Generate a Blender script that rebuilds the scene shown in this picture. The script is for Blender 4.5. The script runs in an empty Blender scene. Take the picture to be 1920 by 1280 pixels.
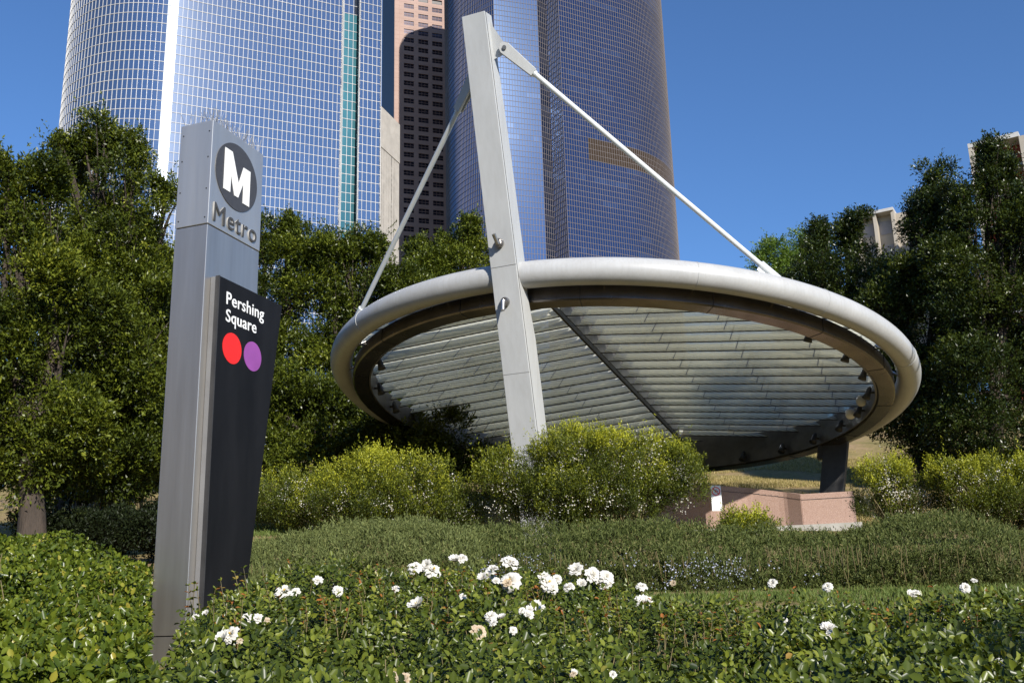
import bpy, bmesh, math, random
import numpy as np
from mathutils import Vector, Matrix
R_ = math.radians
random.seed(4); rng = np.random.default_rng(4)
sc = bpy.context.scene
COL = sc.collection
# ------------------------------------------------------------------ camera, sky, sun, exposure
CZ = 1.6
FPX = 1920.0
PITCH = math.atan(1920/7140); ROLL = math.atan(190/7140)
Fv = Vector((0, math.cos(PITCH), math.sin(PITCH))); U0 = Vector((0, -math.sin(PITCH), math.cos(PITCH))); R0 = Vector((1, 0, 0))
Uv = math.cos(ROLL)*U0 + math.sin(ROLL)*R0; Rv = math.cos(ROLL)*R0 - math.sin(ROLL)*U0
cd = bpy.data.cameras.new('camera'); cam = bpy.data.objects.new('camera', cd); COL.objects.link(cam)
cam.matrix_world = Matrix(((Rv.x, Uv.x, -Fv.x, 0), (Rv.y, Uv.y, -Fv.y, 0), (Rv.z, Uv.z, -Fv.z, CZ), (0, 0, 0, 1)))
cd.sensor_width = 36; cd.lens = 36*FPX/1920; cd.clip_end = 6000; cd.clip_start = .05
sc.camera = cam
SUN_EL, SUN_AZ = R_(27.5), R_(25)         # azimuth measured from straight behind the camera towards the right
S = Vector((math.sin(SUN_AZ)*math.cos(SUN_EL), -math.cos(SUN_AZ)*math.cos(SUN_EL), math.sin(SUN_EL)))
w = bpy.data.worlds.new('World'); sc.world = w; w.use_nodes = True
nt = w.node_tree; sky = nt.nodes.new('ShaderNodeTexSky'); sky.sky_type = 'NISHITA'; sky.sun_disc = False
sky.sun_elevation = SUN_EL; sky.sun_rotation = math.atan2(S.x, S.y)
sky.air_density = 1.0; sky.dust_density = .1; sky.ozone_density = 6.0; sky.altitude = 300
tint = nt.nodes.new('ShaderNodeMixRGB'); tint.blend_type = 'MULTIPLY'; tint.inputs[0].default_value = 1; tint.inputs[2].default_value = (.86, 1.0, 1.13, 1)
nt.links.new(sky.outputs[0], tint.inputs[1]); nt.links.new(tint.outputs[0], nt.nodes['Background'].inputs[0]); nt.nodes['Background'].inputs[1].default_value = .105
sd = bpy.data.lights.new('sun', 'SUN'); sd.energy = 5.0; sd.angle = R_(.5); sd.color = (1, .95, .87)
so = bpy.data.objects.new('sun', sd); COL.objects.link(so); so.rotation_euler = S.to_track_quat('Z', 'Y').to_euler()
sc.view_settings.view_transform = 'Standard'; sc.view_settings.look = 'None'; sc.view_settings.exposure = .45; sc.view_settings.gamma = 1
sc.render.engine = 'CYCLES'
try:
    sc.cycles.max_bounces = 8; sc.cycles.transparent_max_bounces = 16; sc.cycles.diffuse_bounces = 3; sc.cycles.caustics_reflective = False; sc.cycles.caustics_refractive = False
except Exception: pass

# ------------------------------------------------------------------ measuring helpers
def ray(x, y):
    x = float(x); y = float(y)
    return Fv + ((x-960)/FPX)*Rv + ((640-y)/FPX)*Uv
def at(x, y, Y):
    d = ray(x, y); Y = float(Y); k = Y/d.y
    return Vector((d.x*k, Y, CZ+d.z*k))
def onplane(x, y, P, n):
    d = ray(x, y); k = (Vector(P)-Vector((0, 0, CZ))).dot(n)/d.dot(n)
    return Vector((0, 0, CZ)) + d*k
def tanel(y, x=960):                    # elevation tangent of image row y
    d = ray(x, y); return d.z/d.y
# ------------------------------------------------------------------ materials
def new_mat(name):
    m = bpy.data.materials.new(name); m.use_nodes = True
    return m, m.node_tree, m.node_tree.nodes['Principled BSDF']
def setp(b, **k):
    for n, v in k.items():
        n = n.replace('_', ' ')
        if n in b.inputs: b.inputs[n].default_value = v
def rgba(c): return (c[0], c[1], c[2], 1)
def ramp(nt, src, stops):
    r = nt.nodes.new('ShaderNodeValToRGB'); e = r.color_ramp.elements
    e[0].position, e[0].color = stops[0][0], rgba(stops[0][1]); e[1].position, e[1].color = stops[-1][0], rgba(stops[-1][1])
    for p, c in stops[1:-1]:
        q = e.new(p); q.color = rgba(c)
    nt.links.new(src, r.inputs[0]); return r.outputs[0]
def noise(nt, scale, detail=4, rough=.6, coord='Object', stretch=None):
    tc = nt.nodes.new('ShaderNodeTexCoord'); n = nt.nodes.new('ShaderNodeTexNoise')
    n.inputs['Scale'].default_value = scale; n.inputs['Detail'].default_value = detail; n.inputs['Roughness'].default_value = rough
    s = tc.outputs[coord]
    if stretch:
        mp = nt.nodes.new('ShaderNodeMapping'); mp.inputs['Scale'].default_value = stretch; nt.links.new(s, mp.inputs[0]); s = mp.outputs[0]
    nt.links.new(s, n.inputs['Vector']); return n.outputs['Fac']
def bump(nt, b, src, strength=.3, dist=.02):
    k = nt.nodes.new('ShaderNodeBump'); k.inputs['Strength'].default_value = strength; k.inputs['Distance'].default_value = dist
    nt.links.new(src, k.inputs['Height']); nt.links.new(k.outputs[0], b.inputs['Normal'])
def simple(name, stops, scale=3, rough=.5, metal=0, bmp=0, bscale=None, stretch=None, spec=.5, bdist=.01, rvar=0, detail=5):
    m, t, b = new_mat(name)
    f = noise(t, scale, detail, .6, stretch=stretch)
    if isinstance(stops[0], (float, int)): stops = [(.3, tuple(c*.85 for c in stops)), (.7, tuple(min(1, c*1.12) for c in stops))]
    t.links.new(ramp(t, f, stops), b.inputs['Base Color'])
    setp(b, Roughness=rough, Metallic=metal, Specular_IOR_Level=spec)
    if bmp: bump(t, b, noise(t, bscale or scale*6, 4, .7, stretch=stretch), bmp, bdist)
    if rvar:
        mr = t.nodes.new('ShaderNodeMapRange'); mr.inputs[3].default_value = max(.02, rough-rvar); mr.inputs[4].default_value = rough+rvar
        t.links.new(noise(t, scale*1.7, 4, .6, stretch=stretch), mr.inputs[0]); t.links.new(mr.outputs[0], b.inputs['Roughness'])
    return m
def leafmat(name, stops, rough=.35, trans=.25, spec=.5, tcol=None):
    m, t, b = new_mat(name)
    a = t.nodes.new('ShaderNodeAttribute'); a.attribute_name = 'rnd'
    c = ramp(t, a.outputs['Fac'], stops)
    t.links.new(c, b.inputs['Base Color']); setp(b, Roughness=rough, Specular_IOR_Level=spec)
    if trans:
        tr = t.nodes.new('ShaderNodeBsdfTranslucent'); mx = t.nodes.new('ShaderNodeMixShader'); mx.inputs[0].default_value = trans
        hs = t.nodes.new('ShaderNodeMixRGB'); hs.blend_type = 'MULTIPLY'; hs.inputs[0].default_value = 1; hs.inputs[2].default_value = rgba(tcol or (1.6, 1.5, .5))
        t.links.new(c, hs.inputs[1]); t.links.new(hs.outputs[0], tr.inputs[0])
        t.links.new(b.outputs[0], mx.inputs[1]); t.links.new(tr.outputs[0], mx.inputs[2])
        t.links.new(mx.outputs[0], t.nodes['Material Output'].inputs[0])
    return m
def glassmat(name, dark, light, rough=.12, metal=.85, bstr=.12, spread=(.0, 1.0), aniso=0):
    # coated curtain-wall glass: tint differs a little from pane to pane, panes are slightly out of true
    m, t, b = new_mat(name)
    a = t.nodes.new('ShaderNodeAttribute'); a.attribute_name = 'rnd'
    t.links.new(ramp(t, a.outputs['Fac'], [(spread[0], dark), (.82, tuple(d*.8+l*.2 for d, l in zip(dark, light))), (spread[1], light)]), b.inputs['Base Color'])
    setp(b, Roughness=rough, Metallic=metal, Specular_IOR_Level=.6, Anisotropic=aniso)
    if aniso:
        tg = t.nodes.new('ShaderNodeTangent'); tg.direction_type = 'RADIAL'; tg.axis = 'Z'; t.links.new(tg.outputs[0], b.inputs['Tangent']); b.inputs['Anisotropic Rotation'].default_value = .25
    if bstr: bump(t, b, noise(t, .35, 2, .5), bstr, .25)
    return m

M = {}
M['cream_paint'] = simple('cream_paint', [(.3, (.42, .425, .415)), (.7, (.49, .495, .485))], 2.2, .38, 0, .04, 60, (1, 1, .25), rvar=.06)
M['tube_paint'] = simple('tube_paint', [(.25, (.40, .40, .39)), (.75, (.48, .48, .47))], 1.6, .36, 0, .03, 40, rvar=.07)
def streaks(m, amt=.25, scale=3.0, st=(4, 4, .18)):
    t = m.node_tree; b = t.nodes['Principled BSDF']; l = b.inputs['Base Color'].links[0].from_socket
    n = ramp(t, noise(t, scale, 6, .7, stretch=st), [(.42, (1, 1, 1)), (.62, (1-amt, 1-amt*1.1, 1-amt*1.25)), (.8, (1, 1, 1))])
    k = t.nodes.new('ShaderNodeMixRGB'); k.blend_type = 'MULTIPLY'; k.inputs[0].default_value = 1; t.links.new(l, k.inputs[1]); t.links.new(n, k.inputs[2]); t.links.new(k.outputs[0], b.inputs['Base Color'])
streaks(M['tube_paint'], .08, 3, (7, 7, .3)); streaks(M['cream_paint'], .05)
M['cable_paint'] = simple('cable_paint', [(.3, (.60, .62, .61)), (.7, (.68, .70, .69))], 3, .3, 0)
M['black_gap'] = simple('black_gap', (.012, .012, .012), 5, .6)
M['bronze'] = simple('bronze_metal', [(.3, (.13, .115, .104)), (.7, (.23, .205, .19))], 1.5, .24, .92, .05, 30, rvar=.1)
M['dark_steel'] = simple('dark_steel', [(.3, (.035, .034, .034)), (.7, (.06, .058, .056))], 4, .5, .2, .1)
M['ring_steel'] = simple('ring_steel', [(.3, (.13, .125, .12)), (.7, (.2, .19, .18))], 3, .4, .5)
M['chrome'] = simple('worn_chrome', (.45, .43, .41), 9, .28, .9)
M['steel'] = simple('brushed_steel', [(.25, (.46, .43, .39)), (.55, (.55, .52, .475)), (.8, (.62, .585, .54))], 1.6, .40, .88, .05, 90, (6, 6, .35), rvar=.07, bdist=.004)
M['backing'] = simple('satin_grey_return', (.20, .195, .19), 3, .7)
M['head_steel'] = simple('lit_brushed_steel', [(.25, (.56, .545, .51)), (.75, (.66, .645, .61))], 1.4, .46, .84, .05, 90, (6, 6, .35), rvar=.07, bdist=.004)  # brushed steel again; the head's reflected brightness is put into a lighter colour
M['steel_edge'] = simple('steel_edge', (.5, .49, .47), 3, .35, .8)
def panelmat():
    m, t, b = new_mat('black_panel')
    t.links.new(ramp(t, noise(t, 1.3, 5, .6, stretch=(3, 3, .6)), [(.3, (.006, .006, .0065)), (.75, (.013, .013, .014))]), b.inputs['Base Color'])
    setp(b, Roughness=.5, Specular_IOR_Level=.14); bump(t, b, noise(t, 260, 3, .8), .35, .002); return m
M['black_panel'] = panelmat()
M['white_sign'] = simple('white_sign', (.82, .82, .80), 4, .4)
M['dark_logo'] = simple('charcoal_disc', (.05, .05, .053), 40, .45)
M['letter_side'] = simple('pale_letter_side', (.42, .41, .39), 9, .6)
M['letter_face'] = simple('charcoal_letter', (.05, .05, .05), 30, .6)
M['letter_grey'] = simple('grey_letter', (.12, .12, .12), 30, .4, .5)
M['red'] = simple('red_disc', (.80, .02, .012), 3, .4); M['purple'] = simple('purple_disc', (.28, .07, .30), 3, .4)
M['granite'] = simple('pink_granite', [(.35, (.25, .15, .11)), (.5, (.38, .245, .19)), (.68, (.50, .36, .29))], 75, .65, 0, .25, 90, detail=6)
M['concrete'] = simple('pale_concrete', [(.3, (.30, .285, .25)), (.7, (.42, .40, .36))], 3, .85, 0, .3, 30)
M['bark'] = simple('grey_brown_bark', [(.3, (.03, .022, .016)), (.7, (.075, .055, .04))], 4, .9, 0, .7, 14, (1, 1, .3), bdist=.05)
M['stem'] = simple('green_brown_stem', [(.3, (.10, .09, .035)), (.7, (.20, .15, .06))], 9, .6)
M['soil'] = simple('bare_soil', [(.3, (.12, .08, .05)), (.7, (.24, .16, .10))], 3, .95, 0, .6, 20, bdist=.03)
def glassroof():
    m, t, b = new_mat('fritted_glass')
    tc = t.nodes.new('ShaderNodeTexCoord'); wv = t.nodes.new('ShaderNodeTexWave'); wv.wave_type = 'BANDS'; wv.bands_direction = 'DIAGONAL'
    mp = t.nodes.new('ShaderNodeMapping'); mp.inputs['Scale'].default_value = (1, 1, 0); wv.inputs['Scale'].default_value = 5.2
    t.links.new(tc.outputs['Object'], mp.inputs[0]); t.links.new(mp.outputs[0], wv.inputs['Vector'])
    c = ramp(t, wv.outputs['Fac'], [(.3, (.70, .70, .62)), (.6, (.90, .90, .82))])
    dr = ramp(t, noise(t, .7, 5, .6), [(.3, (.82, .82, .80)), (.7, (1, 1, 1))])
    mul = t.nodes.new('ShaderNodeMixRGB'); mul.blend_type = 'MULTIPLY'; mul.inputs[0].default_value = 1; t.links.new(c, mul.inputs[1]); t.links.new(dr, mul.inputs[2])
    t.links.new(mul.outputs[0], b.inputs['Base Color']); setp(b, Roughness=.4, Specular_IOR_Level=.15)
    tr = t.nodes.new('ShaderNodeBsdfTranslucent'); t.links.new(mul.outputs[0], tr.inputs[0])
    mx = t.nodes.new('ShaderNodeMixShader'); mx.inputs[0].default_value = .45
    t.links.new(b.outputs[0], mx.inputs[1]); t.links.new(tr.outputs[0], mx.inputs[2])
    cl = t.nodes.new('ShaderNodeBsdfTransparent'); cl.inputs[0].default_value = (.96, .95, .88, 1); m2 = t.nodes.new('ShaderNodeMixShader')
    fr = t.nodes.new('ShaderNodeMapRange'); fr.inputs[3].default_value = .50; fr.inputs[4].default_value = .72; t.links.new(wv.outputs['Fac'], fr.inputs[0]); t.links.new(fr.outputs[0], m2.inputs[0])
    t.links.new(cl.outputs[0], m2.inputs[1]); t.links.new(mx.outputs[0], m2.inputs[2]); t.links.new(m2.outputs[0], t.nodes['Material Output'].inputs[0]); return m
M['roof_glass'] = glassroof()
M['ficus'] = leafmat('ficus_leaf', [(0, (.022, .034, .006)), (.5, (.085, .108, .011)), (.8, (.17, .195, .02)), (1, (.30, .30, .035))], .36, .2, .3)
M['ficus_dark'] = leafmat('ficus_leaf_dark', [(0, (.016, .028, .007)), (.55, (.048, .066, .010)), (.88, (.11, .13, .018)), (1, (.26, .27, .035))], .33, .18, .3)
M['shade_leaf'] = leafmat('painted_shade_leaf', [(0, (.008, .012, .004)), (.7, (.018, .026, .008)), (1, (.05, .06, .012))], .5, .05, .2)  # near-black leaves carry the shade under the left trees in their colour
M['lime_leaf'] = leafmat('lime_leaf', [(0, (.07, .12, .015)), (1, (.18, .27, .04))], .45, .3)
M['box'] = leafmat('glossy_hedge_leaf', [(0, (.03, .058, .010)), (.5, (.075, .105, .011)), (.9, (.17, .205, .022)), (1, (.32, .27, .04))], .3, .24, .3)
M['rose_leaf'] = leafmat('rose_leaf', [(0, (.022, .036, .007)), (.5, (.078, .104, .012)), (.85, (.20, .225, .03)), (.94, (.24, .22, .045)), (1, (.32, .12, .03))], .32, .22, .3)
M['shrub'] = leafmat('yellow_green_leaf', [(0, (.035, .05, .009)), (.5, (.115, .14, .013)), (1, (.46, .46, .035))], .45, .25, .35)
M['rosemary'] = leafmat('rosemary_leaf', [(0, (.035, .048, .014)), (.5, (.085, .108, .028)), (.9, (.17, .185, .06)), (1, (.22, .17, .08))], .6, .12, .15)
M['rosemary_pale'] = leafmat('rosemary_leaf_pale', [(0, (.06, .075, .02)), (.6, (.13, .155, .05)), (1, (.22, .23, .08))], .6, .12, .15)
M['petal'] = leafmat('white_petal', [(0, (.62, .55, .36)), (.3, (.72, .68, .58)), (1, (.78, .76, .71))], .6, .3, .2, (1, 1, .95))
M['old_petal'] = leafmat('faded_petal', [(0, (.48, .34, .20)), (1, (.74, .66, .52))], .6, .3, .2, (1, 1, .8))
M['pale_blue'] = leafmat('pale_blue_petal', [(0, (.30, .32, .42)), (1, (.55, .58, .70))], .5, .2)
M['stamen'] = simple('yellow_stamen', (.75, .5, .06), 30, .6)
M['grass'] = leafmat('dry_grass_blade', [(0, (.16, .15, .04)), (.4, (.30, .24, .09)), (1, (.50, .40, .20))], .7, .2, .2)
M['green_grass'] = leafmat('green_grass_blade', [(0, (.06, .10, .02)), (1, (.16, .20, .05))], .6, .2, .2)

# ------------------------------------------------------------------ mesh helpers
class MB:
    def __init__(s): s.v = []; s.f = []; s.sm = []
    def add(s, vs, fs, smooth=False):
        o = len(s.v); s.v += [tuple(v) for v in vs]; s.f += [tuple(i+o for i in f) for f in fs]; s.sm += [smooth]*len(fs)
    def prism(s, quad, h):                                       # base polygon + extrusion vector
        n = len(quad); q = [Vector(p) for p in quad]; t = [p+Vector(h) for p in q]
        s.add(q+t, [tuple(range(n))[::-1], tuple(range(n, 2*n))] + [(i, (i+1) % n, (i+1) % n+n, i+n) for i in range(n)])
    def box(s, c, ax, ay, az, hx, hy, hz):
        c = Vector(c); ax, ay, az = Vector(ax)*hx, Vector(ay)*hy, Vector(az)*hz
        v = [c+i*ax+j*ay+k*az for k in (-1, 1) for j in (-1, 1) for i in (-1, 1)]
        s.add(v, [(0, 2, 3, 1), (4, 5, 7, 6), (0, 1, 5, 4), (2, 6, 7, 3), (0, 4, 6, 2), (1, 3, 7, 5)])
    def abox(s, x0, x1, y0, y1, z0, z1): s.box(((x0+x1)/2, (y0+y1)/2, (z0+z1)/2), (1, 0, 0), (0, 1, 0), (0, 0, 1), (x1-x0)/2, (y1-y0)/2, (z1-z0)/2)
    def tube(s, pts, rad, n=10, cap=True, smooth=True):
        pts = [Vector(p) for p in pts]; rad = rad if isinstance(rad, (list, tuple)) else [rad]*len(pts)
        o = len(s.v); up = None; vs = []
        for i, p in enumerate(pts):
            d = (pts[min(i+1, len(pts)-1)]-pts[max(i-1, 0)]).normalized()
            if up is None: up = Vector((0, 0, 1)) if abs(d.z) < .9 else Vector((1, 0, 0))
            a = d.cross(up).normalized(); b = a.cross(d).normalized(); up = b
            vs += [p+rad[i]*(math.cos(2*math.pi*k/n)*a+math.sin(2*math.pi*k/n)*b) for k in range(n)]
        fs = [(i*n+k, i*n+(k+1) % n, (i+1)*n+(k+1) % n, (i+1)*n+k) for i in range(len(pts)-1) for k in range(n)]
        s.add(vs, fs, smooth)
        if cap: s.add(vs[:n], [tuple(range(n))[::-1]]); s.add(vs[-n:], [tuple(range(n))])
    def build(s, name, mat, parent=None, bevel=0):
        me = bpy.data.meshes.new(name); me.from_pydata(s.v, [], s.f)
        if len(s.f) < 20000: bm = bmesh.new(); bm.from_mesh(me); bmesh.ops.recalc_face_normals(bm, faces=bm.faces); bm.to_mesh(me); bm.free()
        me.polygons.foreach_set('use_smooth', s.sm); me.materials.append(mat); me.update()
        if bevel == 0 and any(s.sm): pass
        o = bpy.data.objects.new(name, me); COL.objects.link(o)
        if parent: o.parent = parent; o.matrix_parent_inverse = parent_inv(parent)
        if bevel:
            md = o.modifiers.new('bevel', 'BEVEL'); md.width = bevel; md.segments = 2; md.limit_method = 'ANGLE'
        return o
def parent_inv(p):
    m = Matrix.Translation(p.location) if p.type == 'EMPTY' else Matrix()
    q = p
    if p.type != 'EMPTY' and p.parent: m = Matrix()
    return m.inverted()
def tag(o, label=None, cat=None, group=None, kind=None):
    if label: o['label'] = label
    if cat: o['category'] = cat
    if group: o['group'] = group
    if kind: o['kind'] = kind
    return o
def empty(name, loc, label, cat, group=None):
    o = bpy.data.objects.new(name, None); COL.objects.link(o); o.location = loc; o.empty_display_size = .2
    return tag(o, label, cat, group)
def npmesh(name, V, Fq, mat, parent=None, rnd=None, smooth=False):
    # V (n,3), Fq (m,k) all faces with the same number of corners
    me = bpy.data.meshes.new(name); m, k = Fq.shape
    me.vertices.add(len(V)); me.vertices.foreach_set('co', np.ascontiguousarray(V, np.float32).ravel())
    me.loops.add(m*k); me.loops.foreach_set('vertex_index', np.ascontiguousarray(Fq, np.int32).ravel())
    me.polygons.add(m); me.polygons.foreach_set('loop_start', np.arange(0, m*k, k, dtype=np.int32))
    if smooth: me.polygons.foreach_set('use_smooth', np.ones(m, bool))
    if rnd is not None:
        a = me.attributes.new('rnd', 'FLOAT', 'POINT'); a.data.foreach_set('value', np.ascontiguousarray(rnd, np.float32))
    me.materials.append(mat); me.update(calc_edges=True)
    o = bpy.data.objects.new(name, me); COL.objects.link(o)
    if parent: o.parent = parent; o.matrix_parent_inverse = parent_inv(parent)
    return o
def nrm(a): return a/np.maximum(np.linalg.norm(a, axis=1, keepdims=True), 1e-9)
def leaf_mesh(name, P, D, N, L, W, rnd, mat, parent=None, kind=4, cup=.18):
    """P base points, D growth directions, N rough normals, L/W sizes -> one mesh of leaf blades"""
    n = len(P); D = nrm(D); B = nrm(np.cross(D, N)); N = nrm(np.cross(B, D))
    L = np.broadcast_to(np.asarray(L, float).reshape(-1, 1), (n, 1)); W = np.broadcast_to(np.asarray(W, float).reshape(-1, 1), (n, 1))
    if kind == 4:
        V = np.stack([P, P+D*L*.5+B*W*.5+N*W*cup, P+D*L, P+D*L*.5-B*W*.5+N*W*cup], 1)
        F = np.arange(n*4).reshape(n, 4)
    else:
        V = np.stack([P, P+D*L*.3+B*W*.44+N*W*cup, P+D*L*.68+B*W*.42+N*W*cup, P+D*L-N*L*.10, P+D*L*.68-B*W*.42+N*W*cup, P+D*L*.3-B*W*.44+N*W*cup], 1)
        b = np.arange(n)[:, None]*6
        F = np.concatenate([b+np.array([[0, 1, 2, 3]]), b+np.array([[0, 3, 4, 5]])], 1).reshape(-1, 4)
    k = V.shape[1]
    return npmesh(name, V.reshape(-1, 3), F, mat, parent, np.repeat(rnd, k))

# ------------------------------------------------------------------ ground
GP = [(-3000, 0), (1.6, 0), (2.3, .15), (2.6, .82), (5, 1.05), (8, 1.28), (10, 1.66), (12, 1.86), (14, 2.05), (17, 2.45), (22, 2.95), (27, 3.6), (31, 4.5), (40, 6.4), (60, 12.2), (75, 15.5), (110, 17), (3500, 17)]
gx, gz = zip(*GP)
def gh(x, y):
    z = np.interp(y, gx, gz)
    k = np.clip((y-14)/20, 0, 1)
    return z + k*(.25*np.sin(x*.21+.6)+.18*np.sin(y*.37+x*.13)) + np.clip((y-30)/30, 0, 1)*np.clip(-x-8, 0, 14)*-.12
def terrain():
    xs = np.unique(np.concatenate([np.linspace(-3000, -60, 12), np.linspace(-60, 60, 121), np.linspace(60, 3000, 12)]))
    ys = np.unique(np.concatenate([np.linspace(-3000, 0, 8), np.linspace(0, 90, 151), np.linspace(90, 3400, 14)]))
    X, Y = np.meshgrid(xs, ys); Z = gh(X, Y); V = np.stack([X, Y, Z], -1).reshape(-1, 3)
    nx = len(xs); i = np.arange((len(ys)-1)*nx).reshape(len(ys)-1, nx)[:, :-1].ravel()
    F = np.stack([i, i+1, i+1+nx, i+nx], 1)
    m, t, b = new_mat('dry_hillside_ground')
    f = noise(t, .45, 8, .65); f2 = noise(t, 7, 6, .7)
    c1 = ramp(t, f, [(.30, (.14, .13, .045)), (.48, (.27, .22, .10)), (.62, (.33, .24, .14)), (.75, (.40, .30, .20))])
    c2 = ramp(t, f2, [(.3, (.6, .6, .55)), (.7, (1.15, 1.1, 1.0))])
    mx = t.nodes.new('ShaderNodeMixRGB'); mx.blend_type = 'MULTIPLY'; mx.inputs[0].default_value = 1; t.links.new(c1, mx.inputs[1]); t.links.new(c2, mx.inputs[2])
    t.links.new(mx.outputs[0], b.inputs['Base Color']); setp(b, Roughness=.95, Specular_IOR_Level=.1); bump(t, b, f2, .7, .06)
    tag(npmesh('ground', V, F, m, smooth=True), kind='structure')
terrain()
# street level paving in front of the planted bank
mb = MB(); mb.abox(-300, 300, -60, 1.3, -.2, .02)
tag(mb.build('pavement', simple('asphalt', (.055, .055, .055), 2, .9, 0, .2)), kind='structure')

# ------------------------------------------------------------------ station canopy
SC = 1.35
cc0 = Vector((2.075, 20.156, 5.935)); CC = Vector((cc0.x*SC, cc0.y*SC, CZ+(cc0.z-CZ)*SC))
nz = Vector((.0862, .118, 1)).normalized(); e1 = Vector((1, 0, -.0862)).normalized(); e2 = nz.cross(e1)
RAD = 5.5*SC
def ring(a, r, o=0):                    # r, o in unscaled metres
    a = R_(a); return CC + SC*r*(math.cos(a)*e1+math.sin(a)*e2) + SC*o*nz
CP = ring(246, 0, -3.2)
canopy = empty('station_canopy', (CC.x, CC.y, 3.3), 'large tilted round glass canopy with a thick pale ring hung from a leaning cream mast', 'canopy')
MA = 246.0
def sweep(name, prof, mat, n=180, a0=0, a1=360, parent=canopy, closed=True, smooth=True):
    full = abs(a1-a0) >= 359.9; N = n if full else n+1; vs = []; k = len(prof)
    for i in range(N):
        a = a0+(a1-a0)*i/n
        vs += [ring(a, r, o) for r, o in prof]
    fs = []
    for i in range(n):
        j = (i+1) % N
        for q in range(k if closed else k-1):
            q2 = (q+1) % k; fs.append((i*k+q, j*k+q, j*k+q2, i*k+q2))
    mb = MB(); mb.add(vs, fs, smooth); return mb.build(name, mat, parent)
TR = .212
tube = sweep('rim_tube', [(5.5+TR*math.cos(t*math.pi/14), TR*math.sin(t*math.pi/14)) for t in range(28)], M['tube_paint'], 240)
for a in (20, 68, 118, 164, 212, 277, 300, 330):
    mb = MB(); c_ = [ring(a, 5.5+(TR+.0025)*math.cos(q*math.pi/12), (TR+.0025)*math.sin(q*math.pi/12)) for q in range(25)]; mb.tube(c_, .006, 5, False); mb.build('weld_seam', M['cream_paint'], canopy)
sof = sweep('soffit_ring', [(5.24, -.10), (5.24, -.325), (5.21, -.345), (4.955, -.345), (4.93, -.325), (4.93, -.02), (5.0, -.01)], M['bronze'], 240, smooth=False)
# inner steel ring and short brackets between tube and soffit
sweep('inner_ring', [(4.925, -.31), (4.895, -.31), (4.895, .02), (4.925, .02)], M['ring_steel'], 180, smooth=False)
for k in range(24):
    a = 7.5+15*k; mb = MB(); mb.tube([ring(a, 5.4, -.16), ring(a, 5.2, -.02)], .03, 8); mb.build('rim_bracket', M['chrome'], canopy)
mb = MB()
for k in range(16):                      # joints between the bronze soffit sheets
    a = 11+22.5*k; mb.tube([ring(a, 5.243, -.11), ring(a, 5.243, -.325), ring(a, 5.21, -.348), ring(a, 4.955, -.348)], .006, 4, smooth=False)
mb.build('soffit_joint', M['black_gap'], canopy)
# gable of lapped glass: ridge along the mast axis, strips run down both sides
ra = R_(MA-180); rdv = (math.cos(ra)*e1+math.sin(ra)*e2); pdv = nz.cross(rdv)      # rdv away from camera, pdv to the left
def gp(u, v, o): return CC + SC*(u*rdv + v*pdv + o*nz)
PITCHU = .465; RI = 4.9; RH = .40; FALL = .085
nstrip = int(2*RI/PITCHU)+1
RISE = .48
for i in range(nstrip):
    u0 = -RI+.04+i*PITCHU; u1 = u0+PITCHU*.97; um = min(abs(u0), abs(u1))
    vm = math.sqrt(max(0, 5.02**2-min(abs(u0), abs(u1), 5.0)**2)); vm0 = vm1 = vm
    for sgn in (-1, 1):
        if vm < .4: continue
        RS = min(RISE, max(.1, .19+(u1+5.5)*.32-RH)); cols = 8; vs = []; v0 = .05 if sgn > 0 else .13
        for c in range(cols+1):
            t = c/cols; va, vb = v0+(max(vm0, .3)-v0)*t, v0+(max(vm1, .3)-v0)*t
            for q in (0, .012): vs += [gp(u0, sgn*va, RH-FALL*va+q), gp(u1, sgn*vb, RH-FALL*vb+RS+q)]
        fs = []
        for c in range(cols): b = c*4; fs += [(b, b+1, b+5, b+4), (b+2, b+6, b+7, b+3), (b, b+4, b+6, b+2), (b+1, b+3, b+7, b+5)]
        mb = MB(); mb.add(vs, fs); nf0 = len(mb.f); v = 1.35; off_ = nz*.02-rdv*.02
        while v < vm-.1: mb.add([p+off_ for p in (gp(u0, sgn*v, RH-FALL*v), gp(u1, sgn*v, RH-FALL*v+RS), gp(u1, sgn*(v+.016), RH-FALL*v+RS), gp(u0, sgn*(v+.016), RH-FALL*v))], [(0, 1, 2, 3)]); v += 1.3
        g = mb.build('louvre', M['roof_glass'], canopy); g.data.materials.append(M['ring_steel'])
        for p in g.data.polygons[nf0:]: p.material_index = 1
        mb = MB(); mb.tube([gp(u0, sgn*.05, RH-FALL*.05-.012), gp(u0, sgn*vm0, RH-FALL*vm0-.012)], .015, 6, smooth=False)
        mb.build('edge_bar', M['dark_steel'], g)
mb = MB(); mb.box(gp(0, 0, RH-.03), rdv, pdv, nz, SC*RI, .03, .06); mb.build('ridge_beam', M['dark_steel'], canopy)
mb = MB(); mb.box(gp(.7, -.02, RH+RISE*.45), rdv, pdv, nz, SC*3.9, .012, SC*RISE*.4); mb.build('ridge_web', M['ring_steel'], canopy)
vs = []; N = 160
for i in range(N):
    a = 360*i/N; v = 4.92*abs(math.sin(R_(a-(MA-180)))); vs += [ring(a, 4.925, .015), ring(a, 4.925, RH-FALL*v+.12)]
mb = MB(); mb.add(vs, [(2*i, 2*i+1, (2*i+3) % (2*N), (2*i+2) % (2*N)) for i in range(N)]); mb.build('gable_fascia', M['ring_steel'], canopy)
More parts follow.
